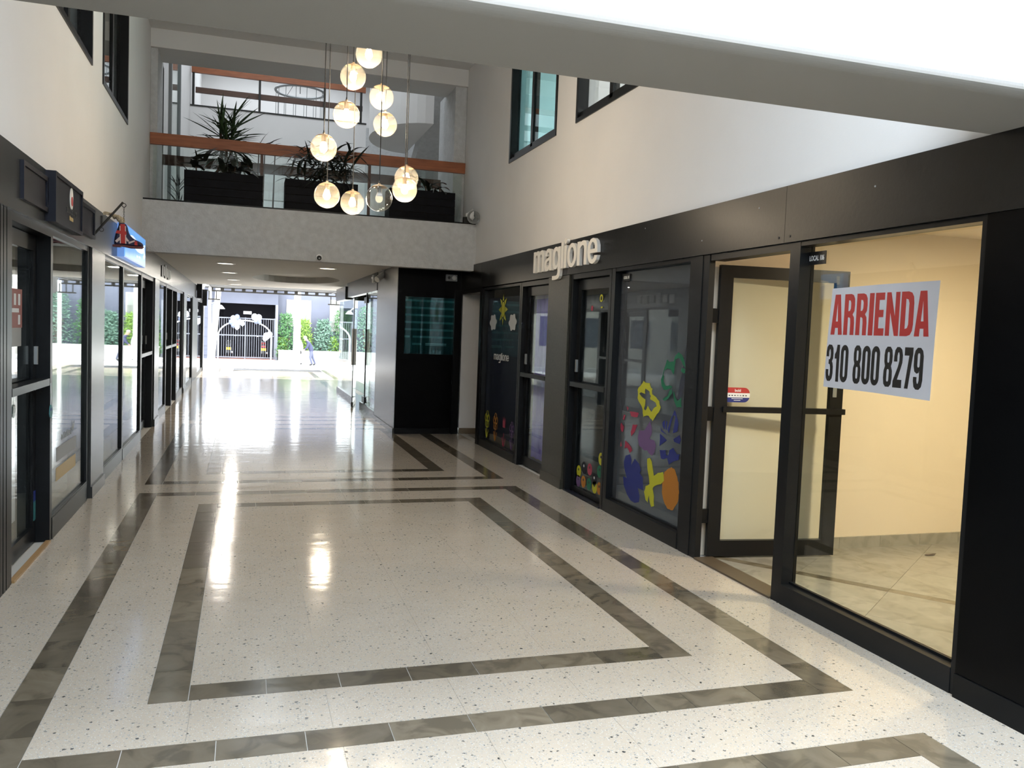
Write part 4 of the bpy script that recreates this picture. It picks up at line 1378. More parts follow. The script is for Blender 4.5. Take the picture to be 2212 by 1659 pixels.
sign_box(5.47, 6.10, 2.20, 2.42, .008, 'flat dark framed sign panel nearest the poster door')
sb, sx = sign_box(6.10, 7.05, 2.145, 2.468, .05, 'thick dark sign box with small white and red emblem')
sign_box(7.05, 7.86, 2.19, 2.43, .008, 'flat dark framed sign panel beside the iron arm')
MB().poly([rr(-.055, .055, -.075, .075, .05, 6, .07)], (sx, 6.66, 2.365), u, v, n, .004).build('emblem', 'print_white', sb)
MB().poly([rr(-.03, .03, -.045, .02, .028, 5)], (sx + .004, 6.67, 2.36), u, v, n, .002).build('emblem_crest', 'print_red', sb)
for i in range(8):
    MB().poly([[(0, 0), (.032, 0), (.032, .032), (.02, .04), (0, .034)], [(.011, .01), (.011, .026), (.022, .026), (.022, .01)]], (sx, 6.50 + i * .045, 2.255), u, v, n, .004).build('raised_letter', 'print_black', sb)
for i in range(4):
    MB().poly([[(0, 0), (.028, 0), (.028, .022), (.016, .033 if i == 0 else .026), (0, .026)]], (sx, 6.60 + i * .033, 2.21), u, v, n, .003).build('gold_letter', 'print_gold', sb)

# iron arm with hanging boot
arm = empty('sign_bracket', (XL + .02, 7.95, 2.25), 'slanting black iron arm with two rings fixed to the fascia', 'bracket')
MB().tube([(XL + .012, 7.95, 2.235), (-1.01, 7.95, 2.527)], .0095, 8).build('rod', 'iron', arm)
def ring_pts(c, r, k=14):
    return [(c[0] + r * math.cos(2 * math.pi * i / k), c[1], c[2] + r * math.sin(2 * math.pi * i / k)) for i in range(k)]
MB().tube(ring_pts((-1.003, 7.95, 2.502), .016), .0035, 6, closed=True).build('ring', 'iron', arm)
MB().tube(ring_pts((-1.175, 7.95, 2.284), .016), .0035, 6, closed=True).build('ring', 'iron', arm)
MB().box(XL + .02, XL + .026, 7.935, 7.965, 2.20, 2.29).build('wall_plate', 'iron', arm)
MB().box(XL + .02, XL + .03, 8.30, 8.33, 2.36, 2.44).build('hook_plate', 'iron', arm)
boot = empty('hanging_boot', (-1.0, 7.97, 2.14), 'stuffed boot with a red, white and navy flag pattern on a chain', 'ornament')
zt = 2.486
i = 0
while zt > 2.37:
    c = (-1.003, 7.95, zt - .009)
    k = 10
    if i % 2 == 0:
        P = [(c[0] + .0045 * math.cos(2 * math.pi * q / k), c[1], c[2] + .010 * math.sin(2 * math.pi * q / k)) for q in range(k)]
    else:
        P = [(c[0], c[1] + .0045 * math.cos(2 * math.pi * q / k), c[2] + .010 * math.sin(2 * math.pi * q / k)) for q in range(k)]
    MB().tube(P, .0016, 5, closed=True).build('chain_link', 'iron', boot)
    zt -= .0155
    i += 1
bp = smooth_loop([(-.085, .012), (-.075, .10), (-.045, .185), (-.045, .215), (.02, .205), (.035, .12), (.075, .075), (.13, .055), (.155, .03), (.145, .008), (.05, .012), (-.03, .02)], 2)
BO = Vector((-1.005, 8.005, 2.150))
mb = MB()
# padded body: three stacked outlines
cx = sum(p[0] for p in bp) / len(bp); cz = sum(p[1] for p in bp) / len(bp)
lay = [(0.80, 0), (.95, .012), (1, .03), (.95, .048), (.80, .06)]
nb = len(bp)
for s_, dy in lay:
    for p in bp:
        mb.v.append((BO.x + cx + (p[0] - cx) * s_, BO.y - .03 + dy, BO.z + cz + (p[1] - cz) * s_))
for q in range(len(lay) - 1):
    for j in range(nb):
        j2 = (j + 1) % nb
        mb.face([q * nb + j, q * nb + j2, (q + 1) * nb + j2, (q + 1) * nb + j])
tri = tessellate_polygon([[Vector((p[0], p[1], 0)) for p in bp]])
for t in tri:
    mb.face(list(t))
    mb.face([(len(lay) - 1) * nb + q for q in reversed(t)])
mb.build('boot_body', 'boot_navy', boot)
def patch(nm_, loop, m, dd):
    MB().poly([loop], BO + Vector((0, -.0302 - dd, 0)), (1, 0, 0), (0, 0, 1), (0, -1, 0), .002).build(nm_, m, boot)
patch('white_stripe', [(-.068, .05), (-.055, .035), (.0, .09), (-.01, .11)], 'boot_white', 0)
patch('white_stripe', [(.028, .05), (.045, .052), (.0, .11), (-.012, .09)], 'boot_white', 0)
patch('white_stripe', [(-.03, .03), (.02, .03), (.015, .18), (-.035, .18)], 'boot_white', 0.0005)
patch('red_stripe', [(-.022, .03), (.012, .03), (.008, .195), (-.028, .195)], 'boot_red', .001)
patch('red_stripe', [(-.066, .115), (.022, .105), (.020, .135), (-.055, .14)], 'boot_red', .0012)
patch('white_stripe', [(.04, .03), (.09, .055), (.085, .065), (.035, .045)], 'boot_white', 0)
patch('red_stripe', [(.085, .022), (.11, .022), (.105, .056), (.085, .056)], 'boot_red', .0005)
MB().poly([[(-.088, 0), (-.03, 0), (-.02, .008), (.05, -.004), (.14, -.002), (.155, .014), (.05, .014), (-.03, .022), (-.088, .018)]], BO + Vector((0, -.034, 0)), (1, 0, 0), (0, 0, 1), (0, 1, 0), .066).build('sole', 'boot_sole', boot)
bow = empty('plush_knot', (-1.06, 8.02, 2.36), 'crumpled beige cloth knot at the top of the hanging boot', 'cloth')
mb = MB()
rnd = random.Random(4)
for c, r_ in (((-1.028, 8.0, 2.378), .03), ((-1.055, 8.01, 2.40), .024), ((-1.08, 8.015, 2.408), .02), ((-1.105, 8.02, 2.425), .017)):
    mb.sphere(c, r_, 10, 7, (1, .8, .9))
mb.v = [(x + rnd.uniform(-.005, .005), y + rnd.uniform(-.005, .005), z + rnd.uniform(-.005, .005)) for x, y, z in mb.v]
mb.build('knot', 'beige_plush', bow, smooth=True)
MB().poly([smooth_loop([(0, 0), (-.05, .03), (-.09, .02), (-.085, .055), (-.04, .05), (0, .03)], 1)], (-1.09, 8.03, 2.395), (1, 0, 0), (0, 0, 1), (0, 1, 0), .012).build('cloth_tail', 'beige_plush', bow)

# blue lightbox
bx = empty('lightbox_sign', (XL + .02, 10.2, 2.17), 'glowing blue lightbox sign with white script on the fascia', 'sign')
MB().box(XL + .02, XL + .085, 9.28, 11.12, 2.155, 2.49).build('case', 'sign_edge', bx)
MB().box(XL + .085, XL + .09, 9.30, 11.10, 2.165, 2.48).build('face', 'sign_blue', bx)
x_ = XL + .09
MB().poly([smooth_loop([(0, .05), (.28, .10), (.6, .085), (.95, .055), (1.3, .075), (1.42, .03), (1.3, -.03), (.9, -.045), (.5, -.02), (.2, .0)], 1)], (x_, 9.52, 2.325), u, v, n, .002).build('script_band', 'sign_white', bx)
for yy, zz, w, h in ((9.36, 2.34, .06, .11), (10.25, 2.22, .10, .02), (10.45, 2.225, .12, .02)):
    MB().poly([[(0, 0), (w, 0), (w, h), (0, h)]], (x_, yy, zz), u, v, n, .002).build('letter_block', 'sign_white', bx)
MB().tube([(x_ + .002, 10.86, 2.27), (x_ + .002, 10.92, 2.25), (x_ + .002, 10.96, 2.28), (x_ + .002, 10.90, 2.33), (x_ + .002, 10.88, 2.37), (x_ + .002, 10.95, 2.40)], .011, 6).build('script_letter', 'sign_white', bx)
# faded grey lettering farther along the fascia
fl_ = empty('fascia_lettering', (XL + .02, 14.6, 2.2), 'faded grey unreadable letters on the far fascia', 'lettering')
for i in range(6):
    yy = 13.9 + i * .27
    MB().box(XL + .02, XL + .035, yy, yy + .18, 2.19 + (.03 if i % 2 else 0), 2.36 if i != 2 else 2.40).build('letter_block', 'print_grey', fl_)
# two black projecting boxes near the street end
for yy, z0, lab in ((23.6, 2.12, 'black box sign projecting from the fascia end, nearer one'), (26.6, 1.98, 'black box sign projecting over the street end, farther one')):
    b_ = empty('projecting_sign', (XL + .02, yy, z0), lab, 'sign')
    MB().box(XL + .03, XL + .16, yy, yy + .12, z0, z0 + .48).build('box', 'black_metal', b_)
    MB().box(XL + .0, XL + .04, yy + .04, yy + .08, z0 + .2, z0 + .34).build('bracket', 'iron', b_)

# ================================================================== UPSTAIRS WINDOWS
def upper_window(side, y0, y1, label, pane, splits):
    NW[0] += 1
    z0, z1 = 3.615, 4.98
    r = empty('window_%d' % NW[0], (wx(side, 0), (y0 + y1) / 2, z0), label, 'window', None, 'structure')
    f = .045
    wbox(MB(), side, -.012, .10, y0, y0 + f, z0, z1).build('stile', 'frame_metal', r)
    wbox(MB(), side, -.012, .10, y1 - f, y1, z0, z1).build('stile', 'frame_metal', r)
    wbox(MB(), side, -.012, .10, y0 + f, y1 - f, z0, z0 + .04).build('sill_rail', 'frame_metal', r)
    wbox(MB(), side, -.012, .10, y0 + f, y1 - f, z1 - .04, z1).build('head_rail', 'frame_metal', r)
    wbox(MB(), side, .02, .10, y0 + f, y1 - f, z0 + .04, z0 + .10).build('sash_rail', 'frame_metal', r)
    m = splits
    wbox(MB(), side, .02, .055, m - .035, m + .035, z0 + .04, z1 - .04).build('sash_stile', 'frame_metal', r)
    wbox(MB(), side, .06, .095, m - .02, m + .10, z0 + .04, z1 - .04).build('sash_stile', 'frame_metal', r)
    wbox(MB(), side, .035, .041, y0 + f, m - .035, z0 + .10, z1 - .04).build('pane', pane, r)
    wbox(MB(), side, .075, .081, m + .10, y1 - f, z0 + .10, z1 - .04).build('pane', pane, r)
    return r


upper_window('L', 6.20, 7.87, 'upstairs sliding window by the beam, over the poster door', 'pane', 7.05)
upper_window('L', 8.43, 10.08, 'upstairs sliding window reflecting the potted plant', 'pane', 9.2)
upper_window('R', 6.20, 7.87, 'upstairs sliding window by the beam over the cream letters', 'pane', 7.10)
upper_window('R', 8.43, 10.08, 'tall teal upstairs sliding window close to the balcony', 'pane_teal', 9.32)
oc = empty('office_chair', (4.1, 7.0, 3.35), 'dark office chair seen through the upstairs window by the beam', 'chair')
MB().sphere((3.9, 7.15, 4.0), .22, 14, 9, (.35, 1, .9)).build('backrest', 'bike_black', oc, smooth=True)
MB().box(3.75, 4.25, 6.9, 7.4, 3.55, 3.62).build('seat', 'bike_black', oc)
MB().cyl((4.0, 7.15, 2.7), (4.0, 7.15, 3.55), .03).build('stem', 'grey_plastic', oc)
MB().lathe([(0, 2.70), (.28, 2.63), (.28, 2.66), (.04, 2.74), (0, 2.74)], (4.0, 7.15, 0), 5).build('base', 'grey_plastic', oc)
MB().tube([(3.78, 7.42, 3.62), (3.76, 7.44, 3.85), (4.1, 7.44, 3.86), (4.12, 7.42, 3.62)], .018, 6).build('armrest', 'grey_plastic', oc)

# ================================================================== BALCONY THINGS
def railing(y, z_top, zb, label, rail_mat, posts, glass=True, h=.15, mid=None):
    r = empty('railing', ((XL + XR) / 2, y, zb), label, 'railing')
    MB().box(XL + .004, XR - .004, y - .03, y + .03, z_top - h, z_top).build('handrail', rail_mat, r)
    for p in posts:
        MB().box(p - .02, p + .02, y - .015, y + .02, zb, z_top - h).build('post', 'timber_rail_dark', r)
    ed = [XL + .02] + list(posts) + [XR - .02]
    if glass:
        for a, b in zip(ed[:-1], ed[1:]):
            MB().box(a + .022, b - .022, y - .004, y + .004, zb + .03, z_top - h - .01).build('pane', 'pane', r)
    return r


railing(12.33, 4.01, 3.055, 'reddish timber handrail with glass panels along the balcony front', 'timber_rail', (.178, 1.655))
railing(14.0, 4.03, 2.98, 'second darker timber handrail on the rear edge of the gallery', 'timber_rail_dark', (.2, 1.6))

leaf_meshes = []
def leaf_mesh(nm_, L, W, droop, mat, segs=6):
    mb = MB()
    for i in range(segs + 1):
        t = i / segs
        x = L * t * (1 - .12 * droop * t)
        z = L * (.02 * t) - droop * L * t * t * .6
        w = W * math.sin(math.pi * (0.12 + .88 * t) ** .8) ** .8 if i < segs else .001
        mb.v += [(x, -w / 2, z + .15 * w), (x, 0, z), (x, w / 2, z + .15 * w)]
    for i in range(segs):
        for j in (0, 1):
            mb.face([3 * i + j, 3 * i + j + 1, 3 * i + 4 + j, 3 * i + 3 + j])
    me = bpy.data.meshes.new(nm_)
    me.from_pydata(mb.v, [], mb.f)
    me.materials.append(MATS[mat])
    me.polygons.foreach_set('use_smooth', [True] * len(me.polygons))
    return me


def add_leaf(parent, me, loc, az, el, s):
    o = bpy.data.objects.new('leaf', me)
    COL.objects.link(o)
    o.parent = parent
    o.location = Vector(loc) - wloc(parent)
    o.rotation_euler = (random.uniform(-.3, .3), -el, az)
    o.scale = (s, s, s)
    return o


LM = {k: leaf_mesh(k, 1, w, d, m) for k, w, d, m in (('blade_stiff', .075, .12, 'leaf_green'), ('blade_arched', .07, .8, 'leaf_green'), ('dark_arched', .085, 1.1, 'leaf_dark'), ('dark_stiff', .09, .3, 'leaf_dark'), ('broad_dark', .26, 1.0, 'leaf_dark'), ('broad_red', .24, .5, 'leaf_red'))}
# tall spiky plant behind the handrail, standing on the gallery floor in a pot
tp = empty('potted_dracaena', (-.30, 13.0, 2.98), 'tall spiky green plant standing behind the balcony handrail', 'plant')
MB().lathe([(0, 2.99), (.17, 2.99), (.22, 3.42), (.20, 3.42), (.19, 3.38), (0, 3.38)], (-.30, 13.0, 0), 18).build('pot', 'grey_plastic', tp)
for dx, dy, h in ((-.09, 0, 4.36), (.08, .05, 4.48), (.0, -.06, 4.24)):
    MB().tube([(-.30 + dx * .4, 13 + dy, 3.38), (-.30 + dx, 13 + dy, h)], [.028, .018], 7).build('cane', 'bark', tp)
    for i in range(44):
        t = i / 44
        z = h - .50 + .52 * t
        el = R(random.uniform(-15, 20) + 68 * t ** 2.2)
        add_leaf(tp, LM['blade_stiff' if t > .22 else 'blade_arched'], (-.30 + dx, 13 + dy, z), random.uniform(0, 6.28), el, random.uniform(.34, .46) + (.12 if t < .7 else 0))


def planter(x0, x1, label, grp='black board planters on the balcony ledge'):
    r = empty('planter_box', ((x0 + x1) / 2, 11.95, 3.055), label, 'planter', grp)
    ya, yb, z0, h = 11.80, 12.20, 3.07, .104
    MB().box(x0 + .03, x1 - .03, ya + .03, yb - .03, z0 + .03, z0 + 4 * h - .04).build('soil', 'soil', r)
    for i in range(4):
        z = z0 + i * h
        MB().box(x0, x1, ya, ya + .022, z, z + h - .006).build('board', 'planter_board', r)
        MB().box(x0, x1, yb - .022, yb, z, z + h - .006).build('board', 'planter_board', r)
        MB().box(x0, x0 + .022, ya + .023, yb - .023, z, z + h - .006).build('board', 'planter_board', r)
        MB().box(x1 - .022, x1, ya + .023, yb - .023, z, z + h - .006).build('board', 'planter_board', r)
    for x in (x0 + .08, x1 - .08):
        MB().box(x - .03, x + .03, ya + .02, yb - .02, 3.055, z0).build('foot', 'planter_board', r)
    return r


planter(-.785, .19, 'black planter box with floppy broad leaves under the spiky plant')
planter(.475, 1.435, 'black planter box with the dense arching bush on the balcony ledge')
planter(1.87, 2.80, 'black planter box on the ledge beside the horn speaker')


def bush(x0, x1, zt, n, kinds, label, smin, smax, ellow=-20, elhi=70):
    r = empty('planter_plant', ((x0 + x1) / 2, 11.98, 3.45), label, 'plant')
    k = max(2, int((x1 - x0) / .2))
    for i in range(k):
        x = x0 + (x1 - x0) * (i + .5) / k
        MB().tube([(x, 11.98, 3.40), (x + random.uniform(-.04, .04), 11.98 + random.uniform(-.05, .05), 3.45 + (zt - 3.45) * .55)], [.014, .008], 6).build('stem', 'bark', r)
    for i in range(n):
        x = random.uniform(x0, x1)
        z = 3.46 + (zt - 3.46) * random.uniform(0.0, .8)
        add_leaf(r, LM[random.choice(kinds)], (x, 11.98 + random.uniform(-.1, .1), z), random.uniform(0, 6.28), R(random.uniform(ellow, elhi)), random.uniform(smin, smax))
    return r


bush(-.74, .14, 3.70, 34, ['broad_dark', 'broad_dark', 'dark_stiff'], 'floppy broad dark leaves spilling over the first black planter', .24, .42, 15, 75)
bush(.62, 1.38, 4.02, 190, ['dark_arched'] * 5 + ['dark_stiff'], 'dense dark arching bush overlapping the handrail', .28, .46, 0, 55)
bush(2.1, 2.74, 3.66, 22, ['dark_arched', 'broad_dark'], 'sparse low leaves in the planter by the horn speaker', .24, .36, 15, 70)
rp_ = empty('planter_plant', (.25, 12.6, 2.98), 'reddish upright leaves showing above the handrail', 'plant')
for x in (.12, .2, .34):
    MB().tube([(x, 12.6, 3.05), (x + .02, 12.6, 4.0)], [.014, .008], 6).build('stem', 'bark', rp_)
    for q in range(4):
        add_leaf(rp_, LM['broad_red' if q < 2 else 'dark_stiff'], (x + .02, 12.6, 3.9 + .04 * q), random.uniform(-1, 1) + (0 if q % 2 else 3.1), R(random.uniform(5, 70)), random.uniform(.2, .34))
lp_ = empty('planter_plant', (-.90, 12.62, 2.98), 'greyish spiky leaves low behind the glass beside the column', 'plant')
for q in range(24):
    add_leaf(lp_, LM['dark_stiff'], (-.90 + random.uniform(-.04, .04), 12.68, 3.1 + random.uniform(0, .35)), random.uniform(0, 6.28), R(random.uniform(20, 80)), random.uniform(.14, .26))
MB().lathe([(0, 2.985), (.11, 2.985), (.13, 3.14), (.11, 3.14), (0, 3.11)], (-.90, 12.68, 0), 14).build('pot', 'white_plastic', lp_)

# gallery columns
struct('column_left', MB().box(XL, XL + .085, 12.36, 13.1, 2.98, 5.36).box(XL - .3, XL, 12.32, 14.2, 2.62, 5.36), 'stucco', 'grey column edge beside the balcony opening over the boot', 'column')
struct('column_right', MB().box(XR - .17, XR, 12.36, 13.1, 2.98, 5.36).box(XR, XR + .3, 12.32, 14.2, 2.62, 5.36), 'stucco', 'grey column edge beside the balcony opening by the horn speaker', 'column')
# second atrium beyond
struct('floor_gallery', MB().box(XL - .3, 6, 14.1, 25.2, 2.66, 2.98), 'shop_floor_tile', 'gallery floor beyond the rear handrail', 'floor')
mb = MB().box(XL - .3, XL, 13.0, 25.2, 2.98, 8.6)
struct('wall_atrium_left', mb, 'plaster', 'tall white side wall of the rear atrium, window frame strips on it', 'wall')
struct('wall_atrium_rear', MB().box(XL, 2.62, 20.3, 20.5, 4.35, 6.28).box(XL, XL + .5, 20.3, 20.5, 2.98, 4.35).box(2.2, 2.62, 20.3, 20.5, 2.98, 4.35), 'plaster', 'white rear wall under the upper orange handrail', 'wall')
struct('wall_atrium_right', MB().box(4.3, 4.5, 13.0, 25.2, 2.98, 8.6).box(2.62, 4.4, 20.3, 20.5, 2.98, 6.2), 'stucco', 'grey far side wall of the rear atrium', 'wall')
struct('wall_sky_rear', MB().box(-2, 6, 25.2, 25.4, 2.6, 9.5), 'plaster', 'bright white wall far behind the upper handrail', 'wall')
struct('roof_atrium', MB().box(XL - .3, 4.5, 12.9, 13.0, 5.12, 8.6).box(XL - .3, 4.6, 12.9, 25.3, 8.6, 8.75), 'ceiling_paint', 'roof and upper wall of the rear atrium behind the lintel', 'roof')
for nm_, yy_, sy_, en_ in (('atrium_fill', 16.8, 4.6, 150), ('upper_fill', 23.0, 3.0, 120)):  # added area lamps under the closed roof, no skylight is built
    al = bpy.data.lights.new(nm_, 'AREA')
    al.shape = 'RECTANGLE'
    al.size, al.size_y, al.energy, al.color = 3.6, sy_, en_, (.86, .93, 1.0)
    ao = bpy.data.objects.new(nm_, al)
    COL.objects.link(ao)
    ao.location = (1.0, yy_, 8.55)
# stair soffit: slanted slab on the far side
mb = MB().poly([[(20.2, 3.9), (20.2, 4.25), (15.2, 6.9), (15.2, 6.5)]], (3.35, 0, 0), (0, 1, 0), (0, 0, 1), (1, 0, 0), .95)
struct('slab_stair', mb, 'stucco', 'slanting grey stair slab in the rear atrium', 'slab')
# curved balcony
mb = MB()
prof = [(math.pi * (90 + 180 * i / 20) / 180) for i in range(21)]
loop = [(3.35 + 1.0 * math.cos(a), 17.6 + 1.5 * math.sin(a)) for a in prof]
mb.poly([loop], (0, 0, 5.45), (1, 0, 0), (0, 1, 0), (0, 0, 1), .2)
for i in range(20):
    (xa, ya), (xb, yb) = loop[i], loop[i + 1]
    k = .94
    xc, yc_, xd, yd = 3.35 + (xa - 3.35) * k, 17.6 + (ya - 17.6) * k, 3.35 + (xb - 3.35) * k, 17.6 + (yb - 17.6) * k
    mb.add([(xa, ya, 5.65), (xb, yb, 5.65), (xd, yd, 5.65), (xc, yc_, 5.65), (xa, ya, 6.5), (xb, yb, 6.5), (xd, yd, 6.5), (xc, yc_, 6.5)], [(3, 2, 1, 0), (4, 5, 6, 7), (0, 1, 5, 4), (1, 2, 6, 5), (2, 3, 7, 6), (3, 0, 4, 7)])
struct('wall_balcony_curved', mb, 'plaster', 'curved white balcony in the rear atrium', 'wall')
# upper handrail
ur = empty('railing', (.6, 20.4, 6.28), 'upper orange timber handrail high in the rear atrium', 'railing')
MB().box(XL + .02, 2.6, 20.36, 20.44, 7.02, 7.15).build('handrail', 'timber_rail', ur)
MB().box(XL + .1, 2.55, 20.5, 20.56, 6.62, 6.74).build('midrail', 'timber_rail_dark', ur)
for x in (XL + .06, .22, 1.66, 2.5):
    MB().box(x - .025, x + .025, 20.38, 20.42, 6.28, 7.02).build('post', 'iron', ur)
MB().box(XL, 2.62, 20.28, 20.52, 6.27, 6.30).build('base_strip', 'iron', ur)
ch = empty('ring_chandelier', (1.2, 23, 7.0), 'round wire chandelier glimpsed behind the upper handrail', 'chandelier')
k = 30
MB().tube([(1.25 + .62 * math.cos(2 * math.pi * i / k), 23 + .62 * math.sin(2 * math.pi * i / k), 7.55) for i in range(k)], .035, 6, closed=True).build('ring', 'grey_plastic', ch)
for i in range(14):
    a = 2 * math.pi * i / 14
    MB().cyl((1.25 + .6 * math.cos(a), 23 + .6 * math.sin(a), 6.6), (1.25 + .6 * math.cos(a), 23 + .6 * math.sin(a), 7.55), .008, n=5).build('rod', 'grey_plastic', ch)
MB().cyl((1.25, 23, 7.5), (1.25, 23, 8.6), .01, n=6).build('cord', 'iron', ch)
for i in range(3):
    a = 2 * math.pi * i / 3
    MB().tube([(1.25, 23, 8.0), (1.25 + .62 * math.cos(a), 23 + .62 * math.sin(a), 7.55)], .006, 5).build('stay', 'iron', ch)
# framed glass strip on the atrium's side wall
NW[0] += 1
sw = empty('window_%d' % NW[0], (XL, 16, 2.98), 'tall narrow framed glass on the white atrium side wall', 'window', None, 'structure')
for y in (15.0, 16.9):
    MB().box(XL, XL + .05, y, y + .1, 2.98, 8.0).build('stile', 'grey_plastic', sw)
MB().box(XL + .01, XL + .02, 15.1, 16.9, 3.0, 8.0).build('pane', 'pane', sw)

# horn loudspeaker
hs = empty('horn_loudspeaker', (2.90, 11.5, 3.05), 'small grey horn loudspeaker on the end of the balcony parapet', 'loudspeaker')
MB().lathe([(.020, .10), (.030, .07), (.05, .035), (.078, .012), (.088, 0), (.092, .004), (.084, .02), (.056, .048), (.036, .09), (.022, .12)], (2.965, 11.36, 3.105), 28, 'y').build('horn', 'grey_plastic', hs, smooth=True)
MB().sphere((2.965, 11.40, 3.105), .022, 12, 8).build('plug', 'white_plastic', hs, smooth=True)
MB().lathe([(0, .20), (.045, .20), (.05, .18), (.05, .12), (.03, .10), (0, .10)], (2.965, 11.36, 3.105), 20, 'y').build('driver', 'grey_plastic', hs)
MB().lathe([(.018, .02), (.03, .05), (.085, .10), (.088, .10), (.034, .04), (.02, .01)], (2.865, 11.44, 3.14), 24, 'x').build('second_horn', 'white_plastic', hs, smooth=True)
MB().box(2.86, 2.98, 11.50, 11.56, 3.04, 3.12).build('bracket', 'iron', hs)
# dome camera under the parapet
dc = empty('dome_camera', (.915, 11.55, 2.42), 'small dark dome camera on the stucco parapet', 'camera')
MB().lathe([(0, 0), (.045, 0), (.045, -.05), (.036, -.06), (0, -.06)], (.915, 11.55, 2.44), 20, 'y').build('housing', 'white_plastic', dc)
MB().sphere((.915, 11.49, 2.43), .032, 14, 8).build('dome', 'bike_black', dc, smooth=True)
MB().cyl((.915, 11.475, 2.425), (.915, 11.452, 2.422), .012, n=10).build('lens', 'grey_plastic', dc)
# spotlight on the ceiling by the kiosk
sp = empty('spotlight', (2.16, 13.6, 2.465), 'white cylinder spotlight angled under the low ceiling by the kiosk', 'spotlight')
MB().lathe([(0, 0), (.045, 0), (.045, -.015), (0, -.015)], (2.10, 13.6, 2.463), 18).build('rose', 'white_plastic', sp)
MB().cyl((2.10, 13.6, 2.45), (2.08, 13.6, 2.38), .01, n=8).build('stem', 'white_plastic', sp)
MB().tube([(2.11, 13.63, 2.40), (1.98, 13.52, 2.30)], .048, 18).build('barrel', 'white_plastic', sp)
MB().tube([(2.115, 13.635, 2.404), (2.125, 13.643, 2.412)], .040, 18).build('rear_cap', 'grey_plastic', sp)
jb = empty('alarm_box', (2.06, 14.4, 2.30), 'small metal alarm box on the kiosk fascia', 'box')
MB().box(kx - .045, kx - .01, 14.42, 14.62, 2.30, 2.43).build('body', 'grey_plastic', jb)
MB().sphere((kx - .048, 14.52, 2.38), .022, 10, 7).build('lamp', 'white_metal', jb, smooth=True)
el = empty('emergency_light', (2.98, 12.2, 2.28), 'small dark emergency light box above the boarded kiosk end', 'lamp')
MB().box(2.80, 2.965, 12.19, 12.24, 2.265, 2.36).build('body', 'grey_plastic', el)
MB().lathe([(0, 0), (.030, 0), (.034, -.02), (.026, -.022), (.02, -.008), (0, -.008)], (2.915, 12.19, 2.312), 18, 'y').build('lamp_head', 'white_plastic', el)
MB().lathe([(0, 0), (.020, 0), (.022, -.012), (0, -.012)], (2.84, 12.19, 2.312), 14, 'y').build('indicator', 'bike_black', el)

# ceiling downlights of the low passage
k = 0
for x, y, warm, lab in ((-.316, 14.2, False, 'recessed downlight, first of the row nearest the balcony parapet'), (-.305, 16.8, False, 'recessed downlight, second of the row from the balcony parapet'), (-.28, 19.6, False, 'recessed downlight, third of the row from the balcony parapet'),
                        (-.26, 21.9, False, 'recessed downlight, last of the row by the street end'), (1.25, 14.0, True, 'warm recessed downlight standing alone near the dome camera')):
    r = empty('downlight', (x, y, 2.465), lab, 'downlight', 'recessed ceiling downlights of the passage')
    MB().lathe([(.125, 2.466), (.15, 2.466), (.15, 2.458), (.125, 2.454)], (x, y, 0), 28).build('trim_ring', 'white_plastic', r)
    MB().lathe([(0, 2.460), (.126, 2.460), (.126, 2.464), (0, 2.464)], (x, y, 0), 28).build('diffuser', 'downlight_warm' if warm else 'downlight', r)
    ld = bpy.data.lights.new('downlight_light', 'AREA')
    ld.shape = 'DISK'
    ld.size = .24
    ld.energy = 26
    ld.color = (1, .86, .64) if warm else (1, .93, .82)
    lo = bpy.data.objects.new('downlight_light', ld)
    COL.objects.link(lo)
    lo.parent = r
    lo.location = (0, 0, -.02)

# ================================================================== PENDANT GLOBES
PEND = [(0.927, 7.132, 3.776), (0.834, 7.4, 3.658), (0.757, 7.132, 3.271), (1.12, 7.687, 3.592), (1.182, 7.835, 3.393), (0.582, 7.132, 2.988), (1.366, 7.687, 2.902), (1.302, 7.4, 2.752), (1.016, 6.947, 2.592), (0.906, 7.835, 2.665), (0.64, 7.4, 2.648)]
PLAB = ['globe pendant highest of the cluster, cut by the beam', 'globe pendant second from the top of the cluster', 'globe pendant in the upper left of the cluster, above the bush', 'globe pendant upper one of the touching pair high in the cluster',
        'globe pendant lower one of the touching pair high in the cluster', 'globe pendant hanging alone at the far left of the cluster', 'globe pendant half hidden behind another at the right edge of the cluster',
        'globe pendant in front of the half hidden one at the right edge', 'globe pendant with a dim bulb visible inside, bottom row', 'globe pendant lowest of the whole cluster', 'globe pendant leftmost of the bottom row']
GR = .1075
src = None
